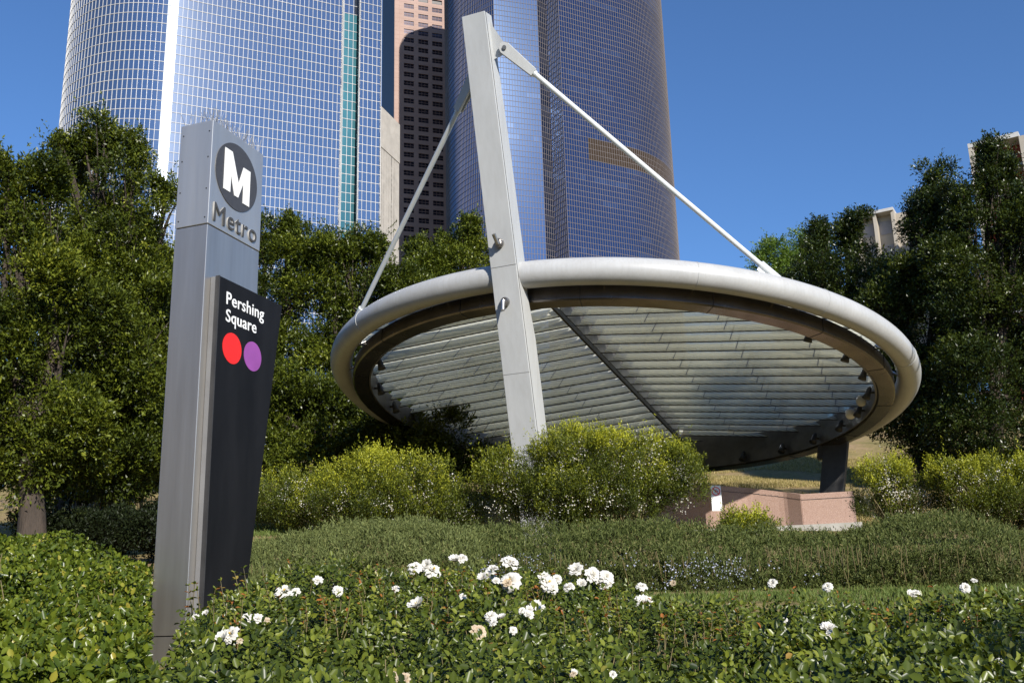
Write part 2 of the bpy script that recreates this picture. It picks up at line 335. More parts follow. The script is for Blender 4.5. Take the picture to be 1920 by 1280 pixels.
# spotlights under the inner ring
def spot(a, r=4.86, o=-.05, mat='dark_steel', s=1.0, name='spotlight'):
    mb = MB(); p = ring(a, r, o); inw = (ring(a, 1, 0)-ring(a, 2, 0)).normalized(); d = (-nz*.92+inw*.35).normalized()
    q = p+inw*.10*s
    mb.tube([p-inw*.06*s, q], .03*s, 8)
    mb.tube([q-d*.16*s, q-d*.10*s, q+d*.06*s, q+d*.15*s, q+d*.16*s, q+d*.13*s], [.02*s, .055*s, .075*s, .10*s, .10*s, .085*s], 12)
    return mb.build(name, M[mat], canopy)
for a in (306, 320, 332, 345, 358, 10, 22, 34, 47, 60, 75, 112, 126, 140, 152, 164, 178, 196): spot(a, o=-.18, s=1.05)
def dome(a):
    mb = MB(); p = ring(a, 4.72, -.16); n = 12; pr = [(.0, .16), (.09, .15), (.13, .09), (.135, 0), (.12, -.06), (.08, -.11), (0, -.13)]
    vs = [p+nz*h+r*(math.cos(2*math.pi*k/n)*e1+math.sin(2*math.pi*k/n)*e2) for r, h in pr for k in range(n)]
    mb.add(vs, [(i*n+k, (i+1)*n+k, (i+1)*n+(k+1) % n, i*n+(k+1) % n) for i in range(len(pr)-1) for k in range(n)], True)
    mb.tube([p+nz*.12, ring(a, 4.9, .0)], .03, 6); return mb.build('security_camera', M['white_sign'] if a < 100 else M['tube_paint'], canopy)
dome(352); dome(2); dome(146)

# mast: a leaning box with a slot down its side
mdir = (ring(MA, 5.5)-ring(MA, 0)); mdir.z = 0; mdir.normalize()                # outward
mn = mdir.cross(Vector((0, 0, 1))).normalized()                                # to the camera's left or right
def mpt(x, y, off=0): return onplane(x, y, ring(MA, 5.5), mn)
mt, mbm = mpt(893, 17), mpt(1008, 975)
max_ = (mt-mbm).normalized(); mo = (mdir - max_*mdir.dot(max_)).normalized()       # outward normal of the front face
side = max_.cross(mo).normalized()
if side.x < 0: side = -side                                                    # points to camera right
mbase = mbm - max_*.9
ML = (mt-mbase).length-.34
def slen(y): return (mpt(893+(y-17)*.12, y)-mbase).length
H = .285
FO = mo*.62+side*.17
sk = [0, slen(815), slen(640), slen(560), slen(500), slen(300), ML]
dep = [.60, .58, .58, .44, .52, .48, .36]; hw = [.30, .298, .295, .290, .287, .280, .265]
def mastpart(name, d0f, d1f, mat, inset=0):
    vs = []
    for s, d, h in zip(sk, dep, hw):
        c = mbase+max_*s+FO
        for sg in (-1, 1):
            for q in (d0f(d), d1f(d)): vs.append(c+side*sg*(h-inset)-mo*q)
    mb = MB(); fs = [(0, 1, 3, 2)]
    for i in range(len(sk)-1):
        b = i*4; fs += [(b, b+4, b+5, b+1), (b+2, b+3, b+7, b+6), (b, b+2, b+6, b+4), (b+1, b+5, b+7, b+3)]
    b = (len(sk)-1)*4; fs.append((b, b+2, b+3, b+1)); mb.add(vs, fs)
    return mb.build(name, mat, canopy, .008)
mast = mastpart('mast', lambda d: 0, lambda d: .05, M['cream_paint'])
mastpart('mast_slot', lambda d: .05, lambda d: .085, M['black_gap'], .004)
mastpart('mast_web', lambda d: .085, lambda d: d, M['cream_paint'])
mb = MB(); s = slen(505); c = mbase+max_*s+FO
mb.box(c+mo*.001, side, max_, mo, .289, .004, .003); s = slen(700); c = mbase+max_*s+FO; mb.box(c+mo*.001, side, max_, mo, .297, .003, .003); mb.build('mast_weld', M['steel_edge'], canopy)
for (px, py, kd) in ((937, 456, 1), (948, 566, -1)):                            # pivot lamps on the front of the mast
    p = onplane(px, py, mbase+FO+mo*.003, mo); mb = MB()
    mb.tube([p, p+mo*.05], .10, 24, smooth=False); mb.tube([p+mo*.05, p+mo*.08], .085, 24, smooth=False)
    q = p+mo*.10; d = (max_*kd*.9+mo*.45+side*(-.1 if kd > 0 else .05)).normalized()
    mb.tube([p+mo*.06, q+mo*.05], .045, 12); mb.tube([q+mo*.03-d*.03, q+d*.06+mo*.03, q+d*.20+mo*.03], [.05, .042, .042], 12); mb.build('mast_lamp', M['chrome'], canopy)
# collar where the tube meets the mast
# stays
def stay(px, py, a, sgn, lab):
    s = slen(92 if sgn > 0 else 150); base = mbase+max_*s+FO-mo*.22+side*sgn*.27
    top = onplane(px, py, base+side*sgn*.16, side.cross(max_).normalized()) if sgn > 0 else base-mo*.1+side*sgn*.02
    end = ring(a, 5.5, .18); d = (end-top).normalized(); L = (end-top).length
    mb = MB(); nrm_ = d.cross(mdir).normalized(); pn = nrm_.cross(d).normalized()
    mb.tube([top+d*.45, end-d*.0], .056, 14); c = mb.build('stay_rod', M['cable_paint'], canopy)
    mb = MB(); mb.tube([top+d*.3, top+d*.85], .07, 14); mb.build('rod_sleeve', M['cable_paint'], c)
    mb = MB(); up = nrm_
    for sg in (-1, 1):
        q = [top+d*-.09+up*.08, top+d*-.13, top+d*-.09-up*.08, top-up*.125, top+d*.8-up*.085, top+d*.8+up*.085, top+up*.125]
        mb.prism([x+pn*(sg*.05) for x in q], pn*(.03*sg))
    mb.build('clevis', M['cream_paint'], c, .004)
    mb = MB(); mb.tube([top-pn*.11, top+pn*.11], .045, 12, smooth=False); mb.build('pin', M['chrome'], c)
    mb = MB(); gb = mbase+max_*s+FO-mo*.22
    mb.prism([x-pn*.02 for x in (gb+max_*.5+side*sgn*.2, gb-max_*.45+side*sgn*.2, top-d*.02-max_*.14, top+side*sgn*.12, top+max_*.12)], pn*.04); mb.build('mast_gusset', M['cream_paint'], canopy)
    mb = MB(); mb.prism([end-d*.45+nz*.10-pn*.015, end+d*.1-nz*.1-pn*.015, end-d*.6-nz*.2-pn*.015], pn*.03); mb.tube([end-d*.5, end-d*.0], .09, 12); mb.build('end_fitting', M['cable_paint'], c)
stay(946, 91, 291.5, 1, '')
stay(0, 0, 205, -1, '')
# rear column
cp = at(1568, 838, 22.0*SC); cb = at(1557, 960, 22.0*SC)
ax = (cb-cp).normalized(); mb = MB(); X = Vector((.93, -.37, 0)); Yx = Vector((.37, .93, 0))
mb.prism([cp-ax*.25+X*sx*.33+Yx*sy*.3 for sx, sy in ((-1, -1), (1, -1), (1, 1), (-1, 1))], ax*3.4); mb.build('column', M['dark_steel'], canopy, .01)
mb = MB(); mb.box(cp+ax*.12-X*.3, X, Yx, ax, .2, .25, .2); mb.build('column_bracket', M['dark_steel'], canopy, .01)

# ------------------------------------------------------------------ station sign pylon
PY = 8.0
t2 = Vector((math.sin(R_(19.9)), math.cos(R_(19.9)), 0)); t1 = Vector((-t2.y, t2.x, 0)); nR = -t1; UP = Vector((0, 0, 1))
Ct = at(400, 225, PY); Cx, Cy = Ct.x, Ct.y; ZT = Ct.z
corner = Vector((Cx, Cy, 0))
def onR(x, y, off=0):                    # point on plane of the right face (+offset), returned as (s along t2, z)
    p = onplane(x, y, Vector((Cx, Cy, 0))+nR*off, nR); return (p-corner).dot(t2), p.z
def onL(x, y):
    p = onplane(x, y, corner, t2); return (p-corner).dot(t1), p.z
wR = onR(493, 293)[0]; wL = onL(341, 237)[0]; zs = onR(388, 418)[1]; zb = onL(332, 1192)[1]
pyl = empty('station_pylon', (Cx, Cy, 1.2), 'tall brushed steel station sign pylon with a round M logo and a black name panel', 'sign pylon')
def PR(s, z, off=0): return corner+t2*s+nR*off+UP*z
def pbox(name, s0, s1, d0, d1, z0, z1, mat, bev=.004, parent=pyl):
    mb = MB(); mb.prism([PR(s0, z0, d0), PR(s1, z0, d0), PR(s1, z0, d1), PR(s0, z0, d1)], UP*(z1-z0)); return mb.build(name, mat, parent, bev)
pbox('shaft', 0, wR, -wL, 0, zb+.004, zs-.004, M['steel'])
pbox('shaft_core', .01, wR-.01, -wL+.01, -.01, .9, ZT-.02, M['black_gap'], 0)
pbox('base_cover', 0, wR, -wL, 0, 1.0, zb-.004, M['steel'])
pbox('head_cover', -.004, wR+.002, -wL-.002, .004, zs+.003, ZT, M['head_steel'])
mb = MB()
for z in (ZT-.10, ZT-.34, ZT-.63, zs+.06):                                     # screws
    for l in (.03, wL-.03): mb.tube([corner+t1*l+UP*z-t2*.006, corner+t1*l+UP*z-t2*.001], .007, 8, smooth=False)
mb.build('screw', M['black_gap'], pyl)
# bird spikes
mb = MB()
for i in range(46):
    s = (i+.5)/46*(wR-.03)+.015
    for d in (-.03, -.08): 
        b = PR(s, ZT, d); mb.tube([b, b+Vector((random.uniform(-.05, .05), random.uniform(-.05, .05), random.uniform(.09, .15)))], .0026, 3, False, False)
for i in range(16):
    s = (i+.5)/16*(wL-.03)+.015; b = PR(.03, ZT, -s); mb.tube([b, b+Vector((random.uniform(-.05, .05), random.uniform(-.05, .05), random.uniform(.09, .15)))], .0026, 3, False, False)
mb.build('bird_spikes', M['steel_edge'], pyl)
# name panel
D1, D2 = .052, .092
s0a, z0a = onR(395, 519, 0); s0, zt = onR(413, 517, D2); s1, zt2 = onR(529, 577, D2); s1b, zb2 = onR(470, 1045, D2)
def slab(name, sa, d0, d1, mat, ztop, ex=0):
    zt_ = ztop; zl = 1.15; k = (s1-s1b)/(zt-zb2); sB = s1-k*(zt-zl)
    mb = MB(); mb.prism([PR(sa, zl, d0), PR(sB-ex, zl, d0), PR(s1-ex, zt_, d0), PR(sa, zt_, d0)], nR*(d1-d0)); return mb.build(name, mat, pyl, .003)
slab('panel_backing', s0a, .001, D1, M['backing'], zt, .04)
pan = slab('name_panel', s0a, D1+.0005, D2, M['black_panel'], zt)
mb = MB(); mb.prism([PR(s0a-.004, 1.15, D1), PR(s0a-.004, zt+.004, D1), PR(s0a-.004, zt+.004, D2+.002), PR(s0a-.004, 1.15, D2+.002)], t2*.006); mb.build('panel_edge', M['dark_steel'], pyl)
def poly(name, pts, off, th, mat, parent):
    mb = MB(); mb.prism([PR(s, z, off) for s, z in pts], nR*th); return mb.build(name, mat, parent)
def disc(name, px, py, r, off, th, mat, parent):
    s, z = onR(px, py, off+th); return poly(name, [(s+r*math.cos(2*math.pi*k/64), z+r*math.sin(2*math.pi*k/64)) for k in range(64)], off, th, mat, parent), s, z
hc = [o for o in COL.objects if o.name == 'head_cover'][0]
zc_t, zc_b = onR(445, 271, .01)[1], onR(443, 395, .01)[1]
rl = (zc_t-zc_b)/2*.99
o, ls, lz = disc('logo_disc', 444.5, 333, rl, .004, .006, M['dark_logo'], pyl)
g = 1.0  # the emblem: a heavy M whose right stem overlaps its left diagonal
W_, H_ = rl*.62, rl*.68
def mp(pts): return [(ls+a*W_, lz+b*H_) for a, b in pts]
poly('logo_letter', mp([(-1, -.85), (-1, 1), (-.45, 1), (.12, -.25), (.46, .62), (1, .62), (1, -1), (.5, -1), (.5, -.05), (.12, -.88), (-.16, -.88), (-.5, .0), (-.5, -.85)]), .0095, .006, M['white_sign'], o)
def text(name, body, s, z, size, off, th, mat, parent, bold=.0, xs=1.0, rot=0):
    cu = bpy.data.curves.new('t', 'FONT'); cu.body = body; cu.size = size; cu.extrude = th/2; cu.offset = bold; cu.space_character = 1.06; cu.resolution_u = 6
    ob = bpy.data.objects.new('t', cu); COL.objects.link(ob); dg = bpy.context.evaluated_depsgraph_get(); dg.update()
    me = bpy.data.meshes.new_from_object(ob.evaluated_get(dg)); bpy.data.objects.remove(ob)
    me.name = name; me.materials.clear(); me.materials.append(mat)
    for v in me.vertices: v.co = PR(s+v.co.x*xs, z+v.co.y, off+th/2+v.co.z)
    o = bpy.data.objects.new(name, me); COL.objects.link(o); o.parent = parent; o.matrix_parent_inverse = parent_inv(parent); me.update(); return o
sm, zm = onR(400, 413, .01); se, ze = onR(480, 452, .01)
tx = text('logo_text', 'Metro', sm, zm, .105, .004, .009, M['letter_side'], pyl, 0); tx2 = text('letter_face', 'Metro', sm, zm, .105, .0132, .002, M['letter_face'], tx, 0)
wv_ = max(v.co.dot(t2) for v in tx.data.vertices)-min(v.co.dot(t2) for v in tx.data.vertices)
def fit_text(o, s, want, cap=None):
    xs = [(v.co-corner).dot(t2) for v in o.data.vertices]; a, b = min(xs), max(xs); k = want/(b-a)
    for v in o.data.vertices:
        q = (v.co-corner).dot(t2); v.co = v.co + t2*((s+(q-a)*k)-q)
def fit_h(o, z0, z1, capratio=1):
    zs_ = [v.co.z for v in o.data.vertices]; a, b = min(zs_), max(zs_)
    for v in o.data.vertices: v.co.z = z0+(v.co.z-a)/(b-a)*(z1-z0)

for q in (tx, tx2): fit_text(q, sm, se-sm); fit_h(q, zm, onR(402, 378, .01)[1])
a, za = onR(424, 570, D2); b, _ = onR(494, 605, D2); capz = onR(425, 547, D2)[1]
t_ = text('name_text', 'Pershing', a, za, .1, D2, .003, M['white_sign'], pyl, .0010); fit_text(t_, a, b-a)
desc = (capz-za)*.30; fit_h(t_, za-desc, capz+.004)
a2, zb_ = onR(423, 602, D2); b2, _ = onR(480, 626, D2); cap2 = onR(424, 579, D2)[1]
t_ = text('name_text', 'Square', a2, zb_, .1, D2, .003, M['white_sign'], pyl, .0010); fit_text(t_, a2, b2-a2); fit_h(t_, zb_-desc, cap2+.004)
rr = (onR(436, 624, D2)[1]-onR(436, 682, D2)[1])/2
disc('line_disc', 435.5, 653, rr, D2, .003, M['red'], pyl)[0]['label'] = 'red line disc'
disc('line_disc', 474, 668, rr*.98, D2, .003, M['purple'], pyl)[0]['label'] = 'purple line disc'

# ------------------------------------------------------------------ foliage
def crown(name, lobes, n, leaf, mat, parent, sprig=.45, per=16, droop=.0, up=.35, deep=.55, kind=4, seed=1, wid=.42, clump=1.75, tip=.0):
    """lobes: (centre Vector, (rx,ry,rz)); leaves sit on short sprigs that stand out of the lobes' surface"""
    r = np.random.default_rng(seed); C = np.array([l[0] for l in lobes]); A = np.array([l[1] for l in lobes])
    area = A[:, 0]*A[:, 2]+A[:, 1]*A[:, 2]+A[:, 0]*A[:, 1]; rc = sprig*clump; ns = n//per
    nc = int(np.clip(area.sum()*3.7/(rc*rc*2.6), 50, 6000)); li = r.choice(len(lobes), nc*2, p=area/area.sum()); d = nrm(r.normal(size=(nc*2, 3)))
    rad = np.where(r.random(nc*2) < .8, r.uniform(.84, 1.0, nc*2), r.uniform(deep, .84, nc*2)); P = C[li]+d*A[li]*rad[:, None]
    ins = np.zeros(len(P), bool)
    for j in range(len(lobes)): ins |= ((((P-C[j])/A[j])**2).sum(1) < .55) & (li != j)
    P = P[~ins][:nc]; d = nrm((d/A[li])[~ins][:nc]); nc = len(P); tone = r.normal(size=nc)*.14; hz = (P[:, 2]-P[:, 2].min())/max(np.ptp(P[:, 2]), .1)
    rcs = rc*r.uniform(.6, 1.35, nc)*np.clip(A[li[~ins][:nc]].min(1)/(1.3*rc), .35, 1); ci = r.choice(nc, ns, p=rcs**2/(rcs**2).sum())
    q = nrm(r.normal(size=(ns, 3))+d[ci]*.9+np.array([0, 0, .35])); P1 = P[ci]+q*(rcs[ci]*r.uniform(.45, 1.0, ns))[:, None]*np.array([1, 1, .8])
    G = nrm(q*.8+d[ci]*.5+np.array([0, 0, up])+r.normal(size=(ns, 3))*.3); sl = sprig*r.uniform(.35, .85, ns)*np.where(r.random(ns) < .05, 1.8, 1)
    nf = ns//4                              # inner filler leaves keep the crown from being see-through
    fi = r.integers(0, len(lobes), nf); P1[:nf] = C[fi]+nrm(r.normal(size=(nf, 3)))*A[fi]*r.uniform(.3, .8, nf)[:, None]
    t = np.tile(np.linspace(0.05, 1, per), ns); ii = np.repeat(np.arange(ns), per); N = len(ii)
    PP = P1[ii]+G[ii]*(t*sl[ii])[:, None]+r.normal(size=(N, 3))*(sprig*.15)*(1.15-t)[:, None]
    LD = nrm(G[ii]*.9+r.normal(size=(N, 3))*.75); LN = nrm(G[ii]*.3+np.array([0, 0, .7])+r.normal(size=(N, 3))*.55)
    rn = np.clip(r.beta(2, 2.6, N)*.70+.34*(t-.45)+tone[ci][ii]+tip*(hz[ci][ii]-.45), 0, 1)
    return leaf_mesh(name, PP, LD, LN, leaf*r.uniform(.7, 1.3, N), leaf*wid*r.uniform(.8, 1.2, N), rn, mat, parent, kind)
def limb_mesh(name, base, lobes, r0, parent, seed=1):
    r = random.Random(seed); mb = MB(); base = Vector(base); cz = Vector((0, 0, 0)); 
    for l in lobes: cz += Vector(l[0])
    cz /= len(lobes); fork = base.lerp(cz, .35); fork.z = base.z+(cz.z-base.z)*.45
    mb.tube([base-Vector((0, 0, .3)), base+Vector((.0, 0, .2)), base.lerp(fork, .5)+Vector((r.uniform(-.1, .1), r.uniform(-.1, .1), 0)), fork], [r0*1.5, r0*1.1, r0*.9, r0*.7], 12)
    for l in lobes:
        c = Vector(l[0]); e = c+Vector((0, 0, l[1][2]*.5)); m = fork.lerp(c, .5)+Vector((r.uniform(-.4, .4), r.uniform(-.4, .4), r.uniform(-.2, .3)))
        mb.tube([fork, m, c, e], [r0*.5, r0*.26, r0*.13, r0*.03], 8)
        for _ in range(7):
            d = Vector((r.uniform(-1, 1), r.uniform(-1, 1), r.uniform(-.3, 1))); q = c+Vector([a*b*.8 for a, b in zip(d.normalized(), l[1])])
            s = m.lerp(c, r.random()); mb.tube([s, s.lerp(q, .5)+Vector((0, 0, .15)), q], [r0*.16, r0*.09, r0*.02], 5)
    return mb.build(name, M['bark'], parent)
def tree(lab, Y, lobes_px, n, leaf, mat='ficus', r0=.25, seed=1, trunk_px=None, group='ficus trees behind the station', name='ficus_tree', dscale=.8, cat='tree', sprig=.5, **kw):
    lobes = []; k = Y/1988.
    for (px, py, rx, ry, *dY) in lobes_px:
        yy = Y+(dY[0] if dY else 0); c = at(px, py, yy); kk = yy/1950.; sh_ = sprig*.22
        lobes.append((c, (max(rx*kk-sh_, .12), max(rx*kk*dscale, 1.0)-sh_*.4, max(ry*kk-sh_, .2))))
    tx_ = trunk_px if trunk_px else sum(l[0] for l in lobes_px)/len(lobes_px)
    b = at(tx_, 950, Y); bz = float(gh(b.x, b.y)); base = Vector((b.x, b.y, bz))
    e = empty(name, base, lab, cat, group)
    limb_mesh('trunk', base, lobes, r0, e, seed)
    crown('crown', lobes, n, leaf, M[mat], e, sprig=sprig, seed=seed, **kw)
    return e
tree('tall ficus left of the steel pylon whose spiky top stands before the bright glass tower', 23, [(205, 660, 135, 240), (205, 410, 66, 105), (200, 500, 100, 110), (150, 420, 60, 70), (250, 430, 60, 80), (140, 335, 36, 55, 1), (250, 340, 32, 80), (120, 500, 65, 120), (285, 470, 40, 85), (275, 680, 70, 170, -1), (170, 830, 130, 80, -1), (255, 875, 70, 45, -1), (204, 265, 21, 62), (255, 285, 18, 62), (160, 285, 20, 46), (122, 285, 20, 34), (310, 360, 34, 22)], 192000, 0.094, seed=3, trunk_px=205)
tree('ficus at the far left edge of the photo with a stout pale trunk', 20, [(20, 600, 120, 220), (95, 640, 80, 170), (40, 400, 60, 110), (-60, 420, 80, 140), (85, 450, 42, 110), (70, 790, 110, 90), (-40, 820, 90, 100), (110, 860, 70, 40), (20, 880, 60, 40), (15, 330, 30, 55), (88, 345, 24, 50)], 160000, 0.090, seed=5, trunk_px=68, r0=.27)
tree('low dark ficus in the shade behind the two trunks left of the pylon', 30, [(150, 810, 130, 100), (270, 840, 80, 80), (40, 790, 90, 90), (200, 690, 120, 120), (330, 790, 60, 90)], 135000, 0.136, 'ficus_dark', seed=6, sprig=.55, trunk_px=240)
tree('ficus seen just right of the steel pylon with one pointed top', 38, [(470, 640, 90, 170), (545, 560, 75, 130), (545, 455, 30, 48), (545, 430, 16, 34), (500, 470, 38, 50), (590, 480, 36, 45), (540, 740, 95, 110), (380, 600, 90, 160)], 136000, 0.125, seed=7, sprig=.7)
tree('broad round topped ficus behind the left stay rod of the canopy', 37, [(670, 590, 80, 135), (650, 478, 45, 45), (700, 468, 40, 45), (620, 560, 60, 90), (660, 760, 95, 110), (740, 600, 60, 120), (610, 470, 25, 30)], 136000, 0.125, seed=9, sprig=.7)
tree('ficus with a pointed top directly left of the mast below the brick tower', 39, [(830, 570, 85, 110), (880, 462, 34, 60), (882, 430, 17, 36), (785, 478, 42, 45), (835, 470, 36, 40), (760, 700, 100, 110), (880, 700, 110, 120), (930, 520, 30, 70)], 136000, 0.125, seed=11, sprig=.7)
tree('low dense ficus crown filling the space beneath the left rim of the canopy', 31, [(590, 830, 110, 75), (700, 820, 90, 70), (820, 850, 90, 55), (510, 760, 60, 90), (880, 880, 80, 35)], 96000, 0.109, seed=13, sprig=.55, trunk_px=640)
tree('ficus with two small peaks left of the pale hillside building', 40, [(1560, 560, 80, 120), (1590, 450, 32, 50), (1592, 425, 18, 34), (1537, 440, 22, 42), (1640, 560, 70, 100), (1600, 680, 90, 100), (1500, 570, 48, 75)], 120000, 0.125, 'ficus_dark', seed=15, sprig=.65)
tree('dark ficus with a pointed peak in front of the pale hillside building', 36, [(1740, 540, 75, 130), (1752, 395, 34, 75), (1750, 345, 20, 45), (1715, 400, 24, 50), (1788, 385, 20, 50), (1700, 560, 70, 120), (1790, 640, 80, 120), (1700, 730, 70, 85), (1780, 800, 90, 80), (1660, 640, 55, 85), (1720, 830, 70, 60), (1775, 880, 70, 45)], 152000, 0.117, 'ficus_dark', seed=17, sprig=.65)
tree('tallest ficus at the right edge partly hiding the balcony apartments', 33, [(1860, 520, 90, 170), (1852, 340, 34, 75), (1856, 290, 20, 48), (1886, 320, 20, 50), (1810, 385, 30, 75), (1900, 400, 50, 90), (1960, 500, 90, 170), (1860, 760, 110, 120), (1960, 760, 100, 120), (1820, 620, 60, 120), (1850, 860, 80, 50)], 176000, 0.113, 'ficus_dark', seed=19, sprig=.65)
tree('bright lime green broadleaf tree peeping over the right rim of the canopy', 52, [(1475, 490, 40, 45), (1510, 465, 34, 40), (1450, 525, 40, 35), (1500, 540, 60, 50)], 41600, 0.133, 'lime_leaf', seed=21, group=None, name='broadleaf_tree', sprig=.6)

tree('near black leafy mass added as the deep shade between the clipped hedge and the left tree trunks', 21, [(160, 1000, 60, 30), (235, 1005, 60, 34), (290, 1000, 50, 34), (90, 985, 50, 24)], 50000, .07, 'shade_leaf', seed=61, group=None, name='shade_stand_in', sprig=.28, cat='shrub', r0=.04)  # low leaf mass added where deep shade lies, its leaves coloured near black
# ------------------------------------------------------------------ foreground hedges (height surfaces)
def esurf(E1, Yn, Yf, E0=-.075):
    def f(x, y):
        u = x/np.maximum(y, .1); t = np.clip((y-Yn)/(Yf-Yn), 0, 1); e = E0+(E1(u)-E0)*(1-(1-t)**1.6)
        return CZ+y*e
    return f
def ux(px, py=1100): d = ray(px, py); return d.x/d.y
def EI(pairs):                            # silhouette rows -> elevation tangents by azimuth
    us = [ux(p, y) for p, y in pairs]; es = [tanel(y, p) for p, y in pairs]
    return lambda u: np.interp(u, us, es)
def lump(x, y, s, a, seed=0):
    r = np.random.default_rng(seed); K = r.normal(size=(8, 2))*s; p = r.uniform(0, 6.28, 8)
    return a*np.sin(np.stack([x, y], -1)@K.T+p).sum(-1)/4
def rose_leaves(name, px0, px1, f, Yn, Yf, n, parent, mat, seed, leaf=.042, wid=.62, stems=26, tall=.0, comp=True, sag=.24):
    r = np.random.default_rng(seed); ns = n//5 if comp else n
    y = Yn+(Yf-Yn)*r.random(ns)**.9; u = ux(px0)+(ux(px1)-ux(px0))*r.random(ns); x = u*y
    # some leaves hang on the front and on the far flank
    dz = -np.abs(r.normal(size=ns))**1.4*sag; z = f(x, y)+lump(x, y, 2.6, .06, seed//100)+lump(x, y, 9, .035, 3)+dz
    hole = lump(x, y, 3.0, 1, seed//100+5)+r.normal(size=ns)*.35; z = z-np.where(hole < -.4, r.uniform(.12, .45, ns), 0); z = z+lump(x, y, 7, .02, 9)
    P = np.stack([x, y, z], 1)
    G = nrm(np.stack([r.normal(size=ns)*.5, r.normal(size=ns)*.4-.45, np.full(ns, .75)], 1))
    if comp:
        side_ = nrm(np.cross(G, r.normal(size=(ns, 3)))); ax_ = nrm(np.cross(side_, G)*.9+G*.5)
        PP, DD, NN, LL = [], [], [], []
        for k, (a, s, q) in enumerate(((1.0, 0, 1.0), (.62, 1, .9), (.62, -1, .9), (.22, 1, .72), (.22, -1, .72))):
            PP.append(P+ax_*(leaf*1.9*a)+side_*(s*leaf*.12)); DD.append(ax_*(.55 if s else 1)+side_*s*1.0+r.normal(size=(ns, 3))*.12); NN.append(nrm(G+r.normal(size=(ns, 3))*.28)); LL.append(np.full(ns, leaf*q))
        P = np.concatenate(PP); D = np.concatenate(DD); N = np.concatenate(NN); L = np.concatenate(LL); sz = r.uniform(.65, 1.25, ns); L = L*np.tile(sz, 5)
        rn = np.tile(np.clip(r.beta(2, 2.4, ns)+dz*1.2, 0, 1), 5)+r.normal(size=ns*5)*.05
    else:
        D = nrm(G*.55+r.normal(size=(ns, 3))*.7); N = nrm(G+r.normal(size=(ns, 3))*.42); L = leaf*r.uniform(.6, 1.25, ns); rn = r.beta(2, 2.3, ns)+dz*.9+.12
    return leaf_mesh(name, P, D, N, L, L*wid, np.clip(rn, 0, 1), mat, parent, 6, .14)
def stem_mesh(name, px0, px1, f, Yn, Yf, n, parent, seed, mat='stem', h=.25, rad=.004):
    r = random.Random(seed); mb = MB(); tips = []
    for _ in range(n):
        y = r.uniform(Yn, Yf); x = r.uniform(ux(px0), ux(px1))*y; z = float(f(np.array(x), np.array(y)))
        b = Vector((x+r.uniform(-.15, .15), y+r.uniform(-.1, .1), z-.6)); t = Vector((x, y, z+r.uniform(-.04, h*.35)))
        m = b.lerp(t, .6)+Vector((r.uniform(-.06, .06), r.uniform(-.06, .06), 0)); mb.tube([b, m, t], [rad*1.6, rad*1.2, rad*.7], 5, False); tips.append(t)
    mb.build(name, M[mat], parent); return tips
# left clipped glossy hedge
fL = esurf(EI([(-400, 985), (-100, 990), (0, 1002), (80, 1000), (150, 1012), (190, 1040), (225, 1062), (285, 1078), (300, 1090)]), 3.4, 8.6, -.085)
hedge = empty('clipped_hedge', (-3.6, 6, 1.1), 'rounded clipped hedge of glossy bright green leaves left of the steel pylon', 'hedge')
rose_leaves('foliage', -330, 283, fL, 3.3, 8.8, 95000, hedge, M['box'], 301, .042, .62, comp=False, sag=.17)
stem_mesh('stems', -330, 275, fL, 3.6, 8.4, 60, hedge, 31, h=.0)
# rose bushes
fR0 = esurf(EI([(250, 1240), (330, 1238), (352, 1130), (420, 1085), (470, 1070), (520, 1050), (600, 1048), (700, 1062), (760, 1058), (860, 1052), (960, 1060), (1060, 1078), (1160, 1086), (1260, 1108), (1400, 1112), (1550, 1118), (1700, 1112), (1800, 1105), (1920, 1104), (2100, 1100)]), 3.3, 7.2, -.085)
fR = lambda x, y: fR0(x, y)-.10*np.clip((y-3.5)/3, 0, 1)
RB = [(262, 480, 'rose bush at the foot of the steel pylon with tall shoots crossing its base'),
      (480, 700, 'rose bush right of the pylon with one bloom near its top'),
      (700, 900, 'rose bush left of the mast line with one large bloom below a cluster'),
      (900, 1110, 'rose bush in the middle carrying the most white blooms'),
      (1110, 1330, 'rose bush right of the middle with two blooms one above the other'),
      (1330, 1560, 'rose bush with a small cream bloom in front of the clipped rosemary'),
      (1560, 1780, 'rose bush toward the right with a ragged white bloom on its face'),
      (1780, 2060, 'rose bush at the right edge with small pale blooms and reddish shoots')]
